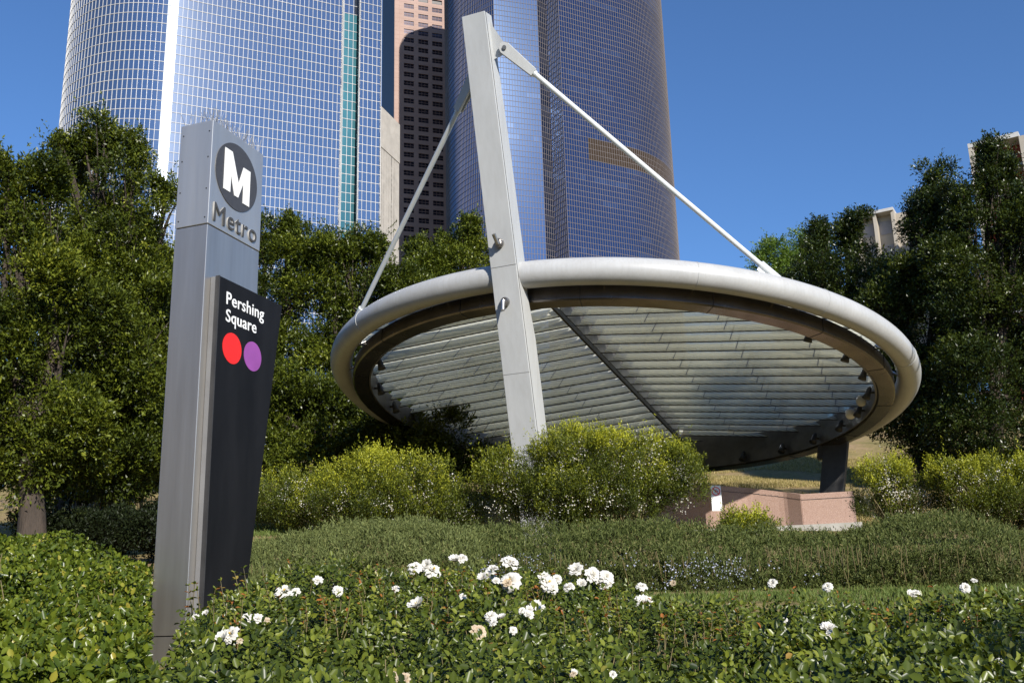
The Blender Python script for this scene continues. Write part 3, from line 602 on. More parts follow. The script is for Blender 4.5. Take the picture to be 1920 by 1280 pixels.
def petal_bloom(seed, open_=.5, faded=False):
    r = np.random.default_rng(seed); V = []; Fq = []; rn = []
    for lay, (cnt, tilt, rr_, ln) in enumerate(((5, 1.25, .010, .040), (6, .95, .008, .036), (5, .62, .006, .030), (4, .32, .004, .024))):
        for k in range(cnt):
            a = 2*math.pi*(k+.37*lay)/cnt+r.uniform(-.2, .2); tl = tilt*open_*1.7+r.uniform(-.14, .14); o = len(V)
            rad = np.array([math.cos(a), math.sin(a), 0]); tg = np.array([-math.sin(a), math.cos(a), 0])
            for i in range(4):
                s = i/3; th = tl*(.45+.75*s); p = rad*rr_+ln*s*(rad*math.sin(th)+np.array([0, 0, 1])*math.cos(th))
                wd = ln*(.22+.75*math.sin(math.pi*(.18+.66*s)))*.62
                for j in range(5):
                    q = (j-2)/2; V.append(p+tg*wd*q-rad*(abs(q)**1.6)*-.010*(s)-rad*.007*(1-q*q)*0+np.array([0, 0, 1])*(.004*math.sin(q*4+seed)*s)+r.normal(size=3)*.0012*s+rad*(-.006)*(q*q))
                    rn.append(.15+.85*s if not faded else r.random())
            for i in range(3):
                for j in range(4): b = o+i*5+j; Fq.append((b, b+1, b+6, b+5))
    me = bpy.data.meshes.new('bloom'); me.from_pydata([tuple(v) for v in V], [], Fq); at_ = me.attributes.new('rnd', 'FLOAT', 'POINT'); at_.data.foreach_set('value', np.array(rn, np.float32))
    me.polygons.foreach_set('use_smooth', np.ones(len(Fq), bool)); me.materials.append(M['old_petal'] if faded else M['petal']); me.update(); return me
BL = [petal_bloom(1, .62), petal_bloom(2, .75), petal_bloom(3, .5), petal_bloom(4, .85), petal_bloom(5, .3)]; OLD = [petal_bloom(7, .7, True), petal_bloom(8, .45, True)]
def stamen_mesh():
    mb = MB(); rr_ = random.Random(2)
    for _ in range(14): a = rr_.uniform(0, 6.28); d = rr_.uniform(0, .007); mb.tube([(0, 0, .006), (d*math.cos(a), d*math.sin(a), .022)], [.0008, .0018], 4)
    o = mb.build('stamens', M['stamen']); me = o.data; bpy.data.objects.remove(o); return me
ST = stamen_mesh()
BLOOMS = [(533, 1107, 26), (554, 1105, 14), (596, 1085, 15), (634, 1103, 17), (783, 1133, 29), (742, 1100, 11), (778, 1060, 22), (800, 1056, 17), (812, 1066, 26), (853, 1048, 20), (866, 1044, 17), (868, 1113, 12),
          (922, 1066, 18), (915, 1077, 24), (905, 1080, 16), (957, 1052, 26), (957, 1086, 30), (930, 1086, 12), (1028, 1090, 27), (1020, 1082, 20), (1045, 1082, 14), (1036, 1098, 18), (1080, 1065, 22), (1066, 1096, 17), (1090, 1092, 16), (1112, 1075, 24), (1137, 1078, 22), (1136, 1093, 22),
          (920, 1150, 19), (941, 1154, 14), (925, 1163, 12), (978, 1140, 11), (990, 1148, 16), (1008, 1131, 23), (992, 1139, 13), (962, 1177, 12), (1203, 1096, 17), (1206, 1126, 25), (1199, 1120, 12),
          (418, 1192, 23), (434, 1185, 25), (463, 1153, 17), (484, 1156, 16), (366, 1154, 15), (387, 1146, 11),
          (1448, 1090, 14), (1551, 1096, 15), (1552, 1174, 23), (1556, 1186, 14), (1708, 1113, 16), (1716, 1108, 13), (1809, 1098, 15), (1826, 1086, 10), (1875, 1234, 13), (1075, 1256, 12), (1148, 1259, 12), (1470, 1158, 10)]
FADED = [(738, 1264, 22), (757, 1268, 20), (500, 1159, 12), (896, 1182, 24), (1074, 1258, 11), (951, 1090, 14), (450, 1196, 10), (1262, 1090, 9)]
bushes = []
for i, (a, b, lab) in enumerate(RB):
    c = (ux((a+b)/2)*5.2, 5.2, 1.05)
    e = empty('rose_bush', c, lab, 'rose bush', 'white flowering rose bushes in the front bed'); bushes.append((a, b, e))
    rose_leaves('foliage', a-14, b+14, fR, 3.25, 7.5, int(150*(b-a)*.62), e, M['rose_leaf'], 400+i, .037 if i < 5 else .041, .64)
    tips = stem_mesh('stems', a, b, fR, 3.6, 7.0, 40, e, 50+i, h=.05, rad=.003)
    # shoots standing above the top with a few leaves
    r = np.random.default_rng(90+i); P = []; D = []
    mb = MB()
    for k in range(16 if i else 12):
        y = r.uniform(5, 7.2) if i else r.uniform(4.6, 6.6); u = ux(a+(b-a)*r.random()); 
        if i == 0: u = ux(r.uniform(352, 480))
        x = u*y; z = float(fR(np.array(x), np.array(y))); hgt = r.uniform(.05, .16)+(.10 if i == 0 else 0)
        t = Vector((x+r.uniform(-.06, .06), y, z+hgt)); b0 = Vector((x, y, z-.1)); mb.tube([b0, b0.lerp(t, .5)+Vector((.01, 0, .01)), t], [.003, .0025, .0015], 4, False)
        for q in np.linspace(.35, 1, 6):
            for _ in range(4): P.append(b0.lerp(t, q)); D.append((r.normal(), r.normal(), r.uniform(0, .9)))
    mb.build('shoots', M['stem'], e); P = np.array(P); D = np.array(D)
    leaf_mesh('shoot_leaves', P, D, np.tile([0., -.3, 1.], (len(P), 1))+r.normal(size=(len(P), 3))*.3, r.uniform(.02, .036, len(P)), r.uniform(.012, .02, len(P)), np.clip(r.beta(2, 2, len(P))+.25, 0, 1), M['rose_leaf'], e, 6)
def surf_hit(px, py, f):
    d = ray(px, py)
    for Y in np.arange(3.5, 7.3, .03):
        k = Y/d.y; z = CZ+d.z*k
        x_ = np.array(d.x*k); y_ = np.array(Y)
        if z < float(f(x_, y_)+lump(x_, y_, 2.6, .06, 4)+lump(x_, y_, 9, .035, 3)+lump(x_, y_, 7, .02, 9))+.045: return Y
    return 6.9
for lst, meshes in ((BLOOMS, BL), (FADED, OLD)):
    for j, (px, py, sz) in enumerate(lst):
        Y = surf_hit(px, py, fR)-.06; p = at(px, py, Y); e = [q for q in bushes if q[0] <= px < q[1]][0][2]
        o = bpy.data.objects.new('bloom', meshes[j % len(meshes)]); COL.objects.link(o); r = random.Random(j*7+3)
        k = sz/1920*Y/.075*1.0
        o.parent = e; o.matrix_parent_inverse = parent_inv(e)
        o.matrix_basis = Matrix.Translation(p-Vector((0, 0, .01))) @ Matrix.Rotation(r.uniform(.5, 1.15), 4, 'X') @ Matrix.Rotation(r.uniform(-.5, .5), 4, 'Y') @ Matrix.Rotation(r.uniform(0, 6), 4, 'Z') @ Matrix.Scale(k, 4)
        if lst is FADED: o['label'] = 'faded brown and cream bloom'
        elif sz > 22 and j % 2 == 0:
            s_ = bpy.data.objects.new('stamens', ST); COL.objects.link(s_); s_.parent = o

# ------------------------------------------------------------------ rosemary band
def needle_cloud(name, px0, px1, f, Yn, Yf, n, parent, mat, seed, hgt, front=.5, leaf=.05, per=14, ground=None, sp=.13, upw=.9):
    r = np.random.default_rng(seed); ns = n//per; nf = int(ns*front)
    y = np.concatenate([Yn+(Yf-Yn)*r.random(ns-nf), Yn+.12*np.abs(r.normal(size=nf))]); u = ux(px0, 1040)+(ux(px1, 1040)-ux(px0, 1040))*r.random(ns); x = u*y
    z = f(x, y)+lump(x, y, 1.6, .08, seed)+lump(x, y, 5, .05, seed+1)
    fr = np.arange(ns) >= ns-nf; depth = r.random(ns)**1.0*hgt; z = np.where(fr, z-depth, z-np.abs(r.normal(size=ns))*.05)
    y = y-np.where(fr, .25*np.sin(np.clip(depth/hgt, 0, 1)*2.6)+.1*np.sin(x*2.3+depth*5), 0)
    P = np.stack([x, y, z], 1)
    G = nrm(np.stack([r.normal(size=ns)*.45, np.where(fr, -.7, -.15)+r.normal(size=ns)*.3, np.full(ns, upw)], 1))
    sl = sp*r.uniform(.5, 1.4, ns); t = np.tile(np.linspace(0, 1, per), ns); ii = np.repeat(np.arange(ns), per); N = len(ii)
    PP = P[ii]+G[ii]*(t*sl[ii])[:, None]; D = nrm(G[ii]*1.0+r.normal(size=(N, 3))*.55)
    rn = np.clip(r.beta(2, 2.5, N)*.8+.25*t-.05+r.normal(size=ns)[ii]*.1, 0, 1)
    return leaf_mesh(name, PP, D, r.normal(size=(N, 3)), leaf*r.uniform(.7, 1.2, N), leaf*.20*r.uniform(.8, 1.3, N), rn, M[mat], parent, 4), f
def flat(E, Yn, Yf, drop=.12):
    g = EI(E)
    return lambda x, y: CZ+y*(g(x/np.maximum(y, .1))-(1-np.clip((y-Yn)/(Yf-Yn), 0, 1))**2*drop*.3)
RM = [('soft pale green rosemary shrubs just right of the steel pylon', 440, 900, [(440, 1030), (480, 1012), (560, 1000), (660, 992), (760, 990), (880, 988), (930, 990)], 10.6, 13.4, .55, 'rosemary_pale', 70000, .3),
      ('clipped rosemary hedge with tiny pale blue flowers beneath the big flowering shrub', 870, 1260, [(860, 1000), (900, 992), (1000, 988), (1100, 985), (1200, 982), (1280, 985)], 11.8, 13.6, .80, 'rosemary', 78000, .55),
      ('clipped dark green rosemary hedge in front of the pink granite wall', 1240, 1640, [(1230, 985), (1300, 985), (1400, 992), (1500, 1000), (1600, 998), (1650, 985)], 11.8, 13.8, .80, 'rosemary', 80000, .55),
      ('large rounded rosemary mound at the right edge behind the roses', 1580, 2040, [(1560, 1020), (1600, 995), (1650, 978), (1720, 966), (1800, 965), (1860, 975), (1920, 1000), (2040, 1040)], 11.6, 14.4, .95, 'rosemary', 95000, .55)]
for lab, a, b, E, Yn, Yf, hg, mt_, n, fr in RM:
    f = flat(E, Yn, Yf); c = at((a+b)/2, 1100, (Yn+Yf)/2); e = empty('rosemary_hedge', (c.x, c.y, float(gh(c.x, c.y))), lab, 'shrub', 'rosemary band across the bed')
    f0 = f; f = lambda x, y, f0=f0: f0(x, y)-.07
    needle_cloud('foliage', a, b, f, Yn, Yf, n, e, mt_, int(a), hg, fr)
    # woody base twigs
    r = random.Random(a); mb = MB()
    for _ in range(160):
        y = Yn+r.uniform(-.1, .9); x = ux(r.uniform(a, b), 1040)*y; z = float(gh(x, y)); mb.tube([(x, y, z-.05), (x+r.uniform(-.1, .1), y-r.uniform(0, .15), z+r.uniform(.2, .45))], [.008, .004], 4, False)
    mb.build('twigs', M['stem'], e)
    if a in (870, 1240):
        rr_ = np.random.default_rng(a+5); N = 900; y = Yn-.12+rr_.random(N)*.5; pxs = np.where(rr_.random(N) < .75, rr_.uniform(a, a+150, N), rr_.uniform(a, b, N)); x = np.array([ux(p, 1040) for p in pxs])*y
        z = f(x, y)-rr_.random(N)**1.5*.35+.05
        leaf_mesh('blossoms', np.stack([x, y-.12, z], 1), rr_.normal(size=(N, 3)), rr_.normal(size=(N, 3)), .022, .015, rr_.random(N), M['pale_blue'], e, 4)

# ------------------------------------------------------------------ yellow green flowering shrubs
def shrub(lab, Y, lobes_px, n, seed, flowers, leaf=.042, mat='shrub', up=1.1):
    lobes = []
    for (px, py, rx, ry, *dY) in lobes_px:
        yy = Y+(dY[0] if dY else 0); c = at(px, py, yy); k = yy/1950.; lobes.append((c, (rx*k, max(rx*k*.75, .3), ry*k)))
    cx = sum(l[0].x for l in lobes)/len(lobes); base = Vector((cx, Y, float(gh(cx, Y))))
    e = empty('flowering_shrub', base, lab, 'shrub', 'yellow green flowering shrubs')
    crown('foliage', lobes, n, leaf, M[mat], e, sprig=.36, per=22, up=2.2, deep=.45, seed=seed, wid=.36, clump=.62, tip=.75)
    r = random.Random(seed); mb = MB()
    for l in lobes:
        for _ in range(14):
            d = Vector((r.uniform(-1, 1), r.uniform(-1, 1), r.uniform(.1, 1))).normalized(); q = Vector(l[0])+Vector([a*b*.95 for a, b in zip(d, l[1])])
            b0 = base+Vector((r.uniform(-.5, .5)*lobes[0][1][0], r.uniform(-.3, .3), -.1)); mb.tube([b0, b0.lerp(q, .55)+Vector((0, 0, .1)), q], [.018, .011, .003], 5, False)
    mb.build('branches', M['stem'], e)
    rr_ = np.random.default_rng(seed+9); A = np.array([l[1] for l in lobes]); C = np.array([l[0] for l in lobes]); ncl = flowers//7
    li = rr_.integers(0, len(lobes), ncl); d = nrm(rr_.normal(size=(ncl, 3))+np.array([.25, -.8, .35])); P = C[li]+d*A[li]*rr_.uniform(1.0, 1.1, ncl)[:, None]
    P = np.repeat(P, 7, 0)+rr_.normal(size=(ncl*7, 3))*.045; N = len(P)
    f = leaf_mesh('blossoms', P, rr_.normal(size=(N, 3)), rr_.normal(size=(N, 3))+np.array([0, -1, .5]), rr_.uniform(.018, .034, N), rr_.uniform(.016, .028, N), rr_.random(N), M['petal'], e, 4); f['kind'] = 'stuff'
    return e
shrub('wide flowering shrub left of the mast, the one nearest the steel pylon', 17.5, [(600, 950, 95, 50), (700, 928, 115, 55), (785, 922, 75, 50), (540, 950, 70, 42), (660, 960, 140, 40), (800, 960, 80, 50), (860, 965, 40, 30)], 120000, 41, 1500)
shrub('big flowering shrub in front of the foot of the leaning mast', 17, [(1110, 905, 110, 82), (1190, 890, 80, 68), (1060, 890, 60, 62), (955, 920, 48, 56), (1268, 905, 36, 56), (1240, 888, 40, 42), (1110, 950, 130, 45)], 130000, 43, 2600)
shrub('loose pale flowering shrub beside the right end of the granite wall', 18, [(1670, 935, 45, 45), (1650, 905, 32, 35), (1700, 950, 45, 35)], 26000, 45, 900)
shrub('flowering shrub with yellow tips at the right edge of the photo', 17.5, [(1850, 935, 75, 50), (1800, 925, 42, 45), (1910, 930, 70, 58), (1780, 900, 18, 30), (1980, 930, 60, 60)], 75000, 47, 1100)
shrub('small spiky shrub growing in front of the granite wall by the prohibition sign', 15.5, [(1398, 1012, 34, 26), (1378, 1010, 20, 22), (1425, 1010, 18, 20)], 14000, 49, 60, mat='shrub')

# ------------------------------------------------------------------ pink granite wall
def wallpath():
    pts = [(1180, 28.6), (1240, 28.0), (1330, 27.2), (1400, 27.0), (1470, 26.6), (1500, 26.2)]
    return pts
WT = {1180: 908, 1240: 908, 1330: 909, 1400: 914, 1470: 922, 1500: 926}
wall = empty('granite_wall', (6, 27, 3.5), 'low pink granite parapet wall curving under the far side of the canopy', 'wall')
mb = MB(); prev = None; Q = [at(px, WT[px], Y) for px, Y in wallpath()]; Bz = at(1450, 988, 26.6).z
def seg(mb, A, B, th, z0):
    d = (B-A); d.z = 0; n_ = Vector((-d.y, d.x, 0)).normalized()*th
    mb.add([Vector((A.x, A.y, z0)), Vector((B.x, B.y, z0)), B, A, Vector((A.x, A.y, z0))+n_, Vector((B.x, B.y, z0))+n_, B+n_, A+n_], [(0, 1, 2, 3), (5, 4, 7, 6), (3, 2, 6, 7), (1, 0, 4, 5), (0, 3, 7, 4), (1, 5, 6, 2)])
# smooth curve through Q
CV = []
for i in range(len(Q)-1):
    for k in range(6): CV.append(Q[i].lerp(Q[i+1], k/6))
CV.append(Q[-1]); CV = [CV[0]]+[(CV[i-1]+CV[i]*2+CV[i+1])/4 for i in range(1, len(CV)-1)]+[CV[-1]]
for a, b in zip(CV[:-1], CV[1:]): seg(mb, a, b, .35, Bz)
mb.build('curved_panel', M['granite'], wall)
E0 = Q[-1]; E1_ = at(1600, 920, 25.8); mb = MB(); seg(mb, E0+Vector((.012, 0, 0)), E1_, .35, Bz); mb.build('end_panel', M['granite'], wall, .008)
mb = MB()
for a, b in zip(CV[:-1], CV[1:]): seg(mb, a+Vector((0, -.008, -.14)), b+Vector((0, -.008, -.14)), .003, a.z-.15)
seg(mb, E0+Vector((.012, -.012, -.14)), E1_+Vector((0, -.012, -.14)), .003, E0.z-.15)
mb.build('coping_joint', M['dark_steel'], wall)
mb = MB(); mb.add([(E0.x, E0.y-.06, Bz-.4), (E1_.x+.1, E1_.y-.06, Bz-.4), (E1_.x+.1, E1_.y-.06, Bz-.005), (E0.x-4, E0.y-.06+1.0, Bz-.005), (E0.x-4, E0.y+.94, Bz-.4)], [(0, 1, 2, 3, 4)])
mb2 = MB(); mb2.prism([(E0.x-6, E0.y-.2+1.4, Bz-.5), (E0.x, E0.y-.25, Bz-.5), (E1_.x+.05, E1_.y-.25, Bz-.5), (E1_.x+.05, E1_.y+.5, Bz-.5), (E0.x-6, E0.y+2.4, Bz-.5)], (0, 0, .495)); mb2.build('kerb_base', M['concrete'], wall)
# prohibition sign on the wall
p0 = at(1332, 910, 26.6); p1 = at(1354, 946, 26.6); sg_ = empty('prohibition_sign', ((p0.x+p1.x)/2, 26.62, p1.z), 'small white sign with a red crossed out circle on the pink granite wall', 'sign')
mb = MB(); mb.abox(p0.x, p1.x, 26.6, 26.63, p1.z-.15, p0.z); mb.build('plate', M['white_sign'], sg_, .004)
cx_, cz_ = (p0.x+p1.x)/2, p0.z-(p1.x-p0.x)*.56; ro = (p1.x-p0.x)*.42
mb = MB(); N = 40; vs = [(cx_+r_*math.cos(2*math.pi*k/N), 26.594, cz_+r_*math.sin(2*math.pi*k/N)) for k in range(N) for r_ in (ro, ro*.80)]
mb.add(vs, [(2*k, 2*k+1, (2*k+3) % (2*N), (2*k+2) % (2*N)) for k in range(N)]); mb.box((cx_, 26.594, cz_), (.707, 0, -.707), (0, 1, 0), (.707, 0, .707), ro*.86, .001, ro*.09); mb.build('red_ring', M['red'], sg_)
mb = MB(); mb.box((cx_+ro*.1, 26.596, cz_-ro*.05), (.95, 0, .3), (0, 1, 0), (-.3, 0, .95), ro*.42, .001, ro*.08); mb.box((cx_, 26.5955, cz_+ro*.2), (.3, 0, .95), (0, 1, 0), (.95, 0, -.3), ro*.3, .0008, ro*.09)
mb.build('pictogram', M['black_gap'], sg_)

# ------------------------------------------------------------------ towers
def az(a): return Vector((math.sin(R_(a)), math.cos(R_(a)), 0))
def march(P, d, px, py=200):             # walk from P along d (plan) until the vertical through it stands at image column px
    r = ray(px, py); r2 = Vector((r.x, r.y)); den = d.x*r2.y-d.y*r2.x
    k = -(P.x*r2.y-P.y*r2.x)/den; return P+d*k
def subdiv(A, B, w_):
    n = max(1, round((B-A).length/w_)); return [A.lerp(B, i/n) for i in range(n)]
def arc(P, b0, b1, rad, w_, sgn):        # facade arc: normal turns from b0 to b1 (deg from -Y to the right), walking left (sgn=-1) or right (+1)
    n = max(2, round(abs(R_(b1-b0))*rad/w_)); out = [P]
    for i in range(n):
        b = R_(b0+(b1-b0)*(i+.5)/n); t = Vector((math.cos(b), math.sin(b), 0))*sgn; P = P+t*(abs(R_(b1-b0))*rad/n); out.append(P)
    return out
def tower(e, runs, zv0, zv1, z0, z1, sh, mw, md, mull_mat, hw=None, sub=None, special=None, seed=0, split=.5, bandname='window_band', grp=lambda ri: 0, names={}):
    """runs: list of (points, glass material). One glass ribbon per storey, plus the mullion grid."""
    nrow = int((z1-z0)/sh); r = np.random.default_rng(seed); bars = MB(); hb = MB(); rest = ([], [], [])
    for k in range(nrow):
        za, zb_ = z0+k*sh, z0+(k+1)*sh; byg = {}
        for ri, (pts, gm) in enumerate(runs):
            run_l = r.random(); rowlit = r.random() < .3
            for i in range(len(pts)-1):
                m_ = gm
                if special: m_ = special(ri, i, k, gm)
                vis = zv0 < za < zv1; V, F, rn = byg.setdefault((m_, grp(ri)), ([], [], [])) if vis else rest; o = len(V); a, b = pts[i], pts[i+1]
                V += [(a.x, a.y, za), (b.x, b.y, za), (b.x, b.y, zb_), (a.x, a.y, zb_)]; F.append((o, o+1, o+2, o+3))
                if r.random() < (.22 if run_l < 1 else .30): run_l = 1.0 if (seed == 2 and rowlit and r.random() < .35) else r.random()
                rn += [min(1, .62*run_l+.20*r.random()) if run_l < 1 else r.uniform(.88, 1)]*4
        for (m_, _g), (V, F, rn) in byg.items(): npmesh({'louvre': 'louvre_band', 'glassTeal': 'teal_window_band'}.get(m_, names.get(_g, bandname)), np.array(V), np.array(F), M[m_], e, np.array(rn))
    tag(npmesh('upper_and_lower_window_bands', np.array(rest[0]), np.array(rest[1]), M[runs[0][1]], e, np.array(rest[2])), kind='stuff')
    for ri, (pts, gm) in enumerate(runs):
        for i, p in enumerate(pts):
            q = pts[min(i+1, len(pts)-1)]; q0 = pts[max(i-1, 0)]; t = (q-q0).normalized(); n_ = Vector((t.y, -t.x, 0))
            if n_.dot(-p) < 0 and False: n_ = -n_
            c = p+n_*(md*.5-.02)
            bars.prism([c-t*mw/2-n_*md/2+UP*z0, c+t*mw/2-n_*md/2+UP*z0, c+t*mw/2+n_*md/2+UP*z0, c-t*mw/2+n_*md/2+UP*z0], UP*(z1-z0))
        h_ = hw or mw
        for k in range(nrow+1):
            z = z0+k*sh
            vs = []
            for i, p in enumerate(pts):
                q = pts[min(i+1, len(pts)-1)]; q0 = pts[max(i-1, 0)]; t = (q-q0).normalized(); n_ = Vector((t.y, -t.x, 0))
                vs += [p-n_*.02+UP*(z-h_/2), p+n_*(md*.85)+UP*(z-h_/2), p+n_*(md*.85)+UP*(z+h_/2), p-n_*.02+UP*(z+h_/2)]
            hb.add(vs, [(4*i+j, 4*i+4+j, 4*i+4+(j+1) % 4, 4*i+(j+1) % 4) for i in range(len(pts)-1) for j in range(4)])
    bars.build('vertical_mullions', M[mull_mat], e); hb.build('horizontal_mullions', M[mull_mat], e)
M['glassA'] = glassmat('blue_mirror_glass', (.31, .35, .41), (.46, .50, .55), .145, .95, 0, aniso=.95)
M['glassTeal'] = glassmat('teal_mirror_glass', (.03, .10, .12), (.05, .14, .17), .2, .9, .05)
M['glassB'] = glassmat('deep_blue_glass', (.075, .115, .20), (.14, .19, .28), .10, .92, 0)
M['glassB2'] = glassmat('mid_blue_glass', (.14, .20, .31), (.19, .26, .38), .10, .92, 0)
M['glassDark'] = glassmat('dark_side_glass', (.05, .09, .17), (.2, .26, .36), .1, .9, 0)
M['mullA'] = simple('white_mullion', (.50, .49, .48), .05, .5, 0, spec=.3); M['mullB'] = simple('bronze_grey_mullion', (.19, .165, .16), .05, .6, 0, spec=.15)
M['louvre'] = simple('brown_louvre', (.040, .028, .020), 2, .8, spec=.05)
# left tower
P0 = at(322, 200, 190); P0.z = 0
dA = az(65); wA = 1.0
A1 = march(P0, dA, 640); A2 = march(P0, dA, 672); A3 = march(P0, dA, 714)
inn = Vector((dA.y, -dA.x, 0)); inn = -inn if inn.y < 0 else inn
B1 = march(A1+inn*2.2, dA, 642); B2 = march(A2+inn*2.2, dA, 669)
best = None
for rad in [8+.25*q for q in range(128)]:
    pts = arc(P0, 25, -75, rad, wA, -1); pxm = min((960+FPX*(Vector((p.x, p.y, 75)).dot(Rv))/(Vector((p.x, p.y, 75-CZ)).dot(Fv))) for p in pts)
    if best is None or abs(pxm-86) < best[0]: best = (abs(pxm-86), rad, pts)
arcL = best[2][::-1]
far = A3+az(-25)*40; farL = arcL[0]+az(18)*30
t_left = empty('glass_tower', (P0.x, P0.y, 0), 'bright blue mirror glass tower with white mullions and a rounded left corner', 'skyscraper')
runs = [(arcL, 'glassA'), (subdiv(P0, A1, wA)+[A1], 'glassA'), ([B1, B1.lerp(B2, 1/3), B1.lerp(B2, 2/3), B2], 'glassTeal'), (subdiv(A2, A3, wA)+[A3], 'glassA')]
tower(t_left, runs, 40, 136, 10, 150, 2.22, .085, .10, 'mullA', .10, seed=1, grp=lambda ri: (0, 0, 1, 2)[ri], names={2: 'end_window_band'})
mb = MB(); c = [P0, A1, B1, B2, A2, A3, far, farL]+[arcL[0]]
core = [p+inn*.6 for p in [P0, A1]]+[B1+inn*.4, B2+inn*.4]+[A2+inn*.6, A3+inn*.6-dA*.4, far-dA*.4, farL+dA*.8]+[q+(dA+inn)*.35 for q in arcL[::4]]
mb.prism([Vector((p.x, p.y, 10)) for p in core], UP*139.8); mb.build('building_core', M['dark_steel'], t_left)
mb = MB(); mb.prism([A3+UP*10, far+UP*10, far+UP*10-dA*.3, A3+UP*10-dA*.3], UP*140); mb.prism([A1+UP*10, B1+UP*10, B1+UP*10-dA*.3, A1+UP*10-dA*.3], UP*140); mb.prism([A2+UP*10, A2+UP*10+dA*.3, B2+UP*10+dA*.3, B2+UP*10], UP*140)
mb.build('return_wall', M['mullA'], t_left)
# right tower
YR = 330; Q0 = at(1055, 200, YR); Q0.z = 0; wB = 1.02
d1 = az(61); R1 = march(Q0, d1, 1168)
best = None
for rad in [8+.5*q for q in range(104)]:
    pts = arc(R1, 29, 85, rad, wB, 1); pxm = max((960+FPX*(Vector((p.x, p.y, 170)).dot(Rv))/(Vector((p.x, p.y, 170-CZ)).dot(Fv))) for p in pts)
    if best is None or abs(pxm-1262) < best[0]: best = (abs(pxm-1262), rad, pts)
arcR = best[2]
C1 = march(Q0, Vector((-math.cos(R_(-58)), -math.sin(R_(-58)), 0)), 1032)
D1_ = march(C1, Vector((-math.cos(R_(42)), -math.sin(R_(42)), 0)), 1014)
F1 = march(D1_, Vector((-math.cos(R_(16.6)), -math.sin(R_(16.6)), 0)), 930)
best = None
for rad in [8+.5*q for q in range(164)]:
    pts = arc(F1, -36, -88, rad, wB, -1); pxm = min((960+FPX*(Vector((p.x, p.y, 170)).dot(Rv))/(Vector((p.x, p.y, 170-CZ)).dot(Fv))) for p in pts)
    if best is None or abs(pxm-836) < best[0]: best = (abs(pxm-836), rad, pts)
arcB = best[2][::-1]
t_right = empty('glass_tower', (Q0.x, Q0.y, 0), 'deep blue glass tower behind the mast with a brown louvre band near its right edge', 'skyscraper')
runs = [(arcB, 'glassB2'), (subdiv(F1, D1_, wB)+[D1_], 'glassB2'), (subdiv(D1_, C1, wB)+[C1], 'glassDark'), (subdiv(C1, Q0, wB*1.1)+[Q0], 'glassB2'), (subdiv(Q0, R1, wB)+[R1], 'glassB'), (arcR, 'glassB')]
SH = 2.12; ZR0 = 20; ztop = 280
zl0 = at(1120, 290, YR).z; zl1 = at(1120, 250, YR).z
def sp(ri, i, k, gm):
    z = ZR0+(k+.5)*SH
    if zl0 < z < zl1 and (ri == 5 or (ri == 4 and i > 9)): return 'louvre'
    return gm
tower(t_right, runs, 56, 232, ZR0, ztop, SH, .11, .12, 'mullB', .11, special=sp, seed=2, grp=lambda ri: (0, 0, 1, 2, 3, 3)[ri], names={0: 'curved_window_band', 1: 'recessed_window_band', 2: 'return_window_band'})
mb = MB(); back = [R1+az(-10)*45, F1+az(25)*45]
core = [q+az(45)*.5 for q in arcB[::5]]+[F1+Vector((.5, .6, 0)), D1_+Vector((-.1, .8, 0)), C1+Vector((0, .8, 0)), Q0+Vector((0, 1, 0)), R1+Vector((0, 1, 0))]+[q+Vector((-1, .6, 0)) for q in arcR[::5]]+[arcR[-1]+Vector((-6, 12, 0)), Vector((arcB[0].x+6, arcB[0].y+12, 0))]
mb.prism([Vector((p.x, p.y, 20)) for p in core], UP*259.8); mb.build('building_core', M['dark_steel'], t_right)

# pink granite tower in the shadow of the blue one
YP = 406; G0 = at(739, 200, YP); G0.z = 0; dG = az(72); inG = Vector((-dG.y, dG.x, 0)); inG = inG if inG.y > 0 else -inG
G1 = march(G0, dG, 880); pk = empty('granite_tower', (G0.x, G0.y, 0), 'pink granite office tower with square dark windows, mostly in shadow', 'skyscraper')
M['pink_stone'] = simple('pink_granite_cladding', [(.3, (.26, .155, .115)), (.7, (.32, .20, .155))], .12, .6, 0, .1, 3)
M['stone_joint'] = simple('cladding_joint', (.28, .16, .12), 1, .7); M['dark_glass'] = simple('dark_window_glass', (.035, .028, .04), .3, .12, .5)
HT = 300; nOut = -inG
# facade built as a grid of solid piers and spandrels around window recesses
colsx = [march(G0, dG, px, 100) for px in (757.5, 776, 784.5, 803, 810.5, 829.5, 837, 856)]
colk = [(p-G0).dot(dG) for p in colsx]; Wt = (G1-G0).dot(dG)
rowh = 4.3; winh = 2.3; z00 = 60; nr = int((HT-z00)/rowh)
piers = MB(); edges = [0]+colk+[Wt]; 
def gb(mb, k0, k1, d0, d1, za, zb_): mb.prism([G0+dG*k0+nOut*d0+UP*za, G0+dG*k1+nOut*d0+UP*za, G0+dG*k1+nOut*d1+UP*za, G0+dG*k0+nOut*d1+UP*za], UP*(zb_-za))
for i in range(0, len(edges)-1, 2): gb(piers, edges[i], edges[i+1], -.6, 0, z00, HT)
for k in range(nr):
    for i in range(0, len(colk), 2): gb(piers, colk[i]+.002, colk[i+1]-.002, -.6, -.004, z00+k*rowh, z00+k*rowh+(rowh-winh))
piers.build('wall', M['pink_stone'], pk)
mb = MB(); gb(mb, 0, Wt, -30, -.62, 17, HT-.1); mb.build('building_core', M['dark_steel'], pk)
mb = MB(); 
for k in range(nr*2): gb(mb, 0.01, Wt, 0, .012, z00+k*rowh/2+.78, z00+k*rowh/2+.84)
for kk in (edges[1]*.5, edges[1]*.05): gb(mb, kk, kk+.06, 0, .014, z00, HT)
mb.build('cladding_joints', M['stone_joint'], pk)
cnt = 0
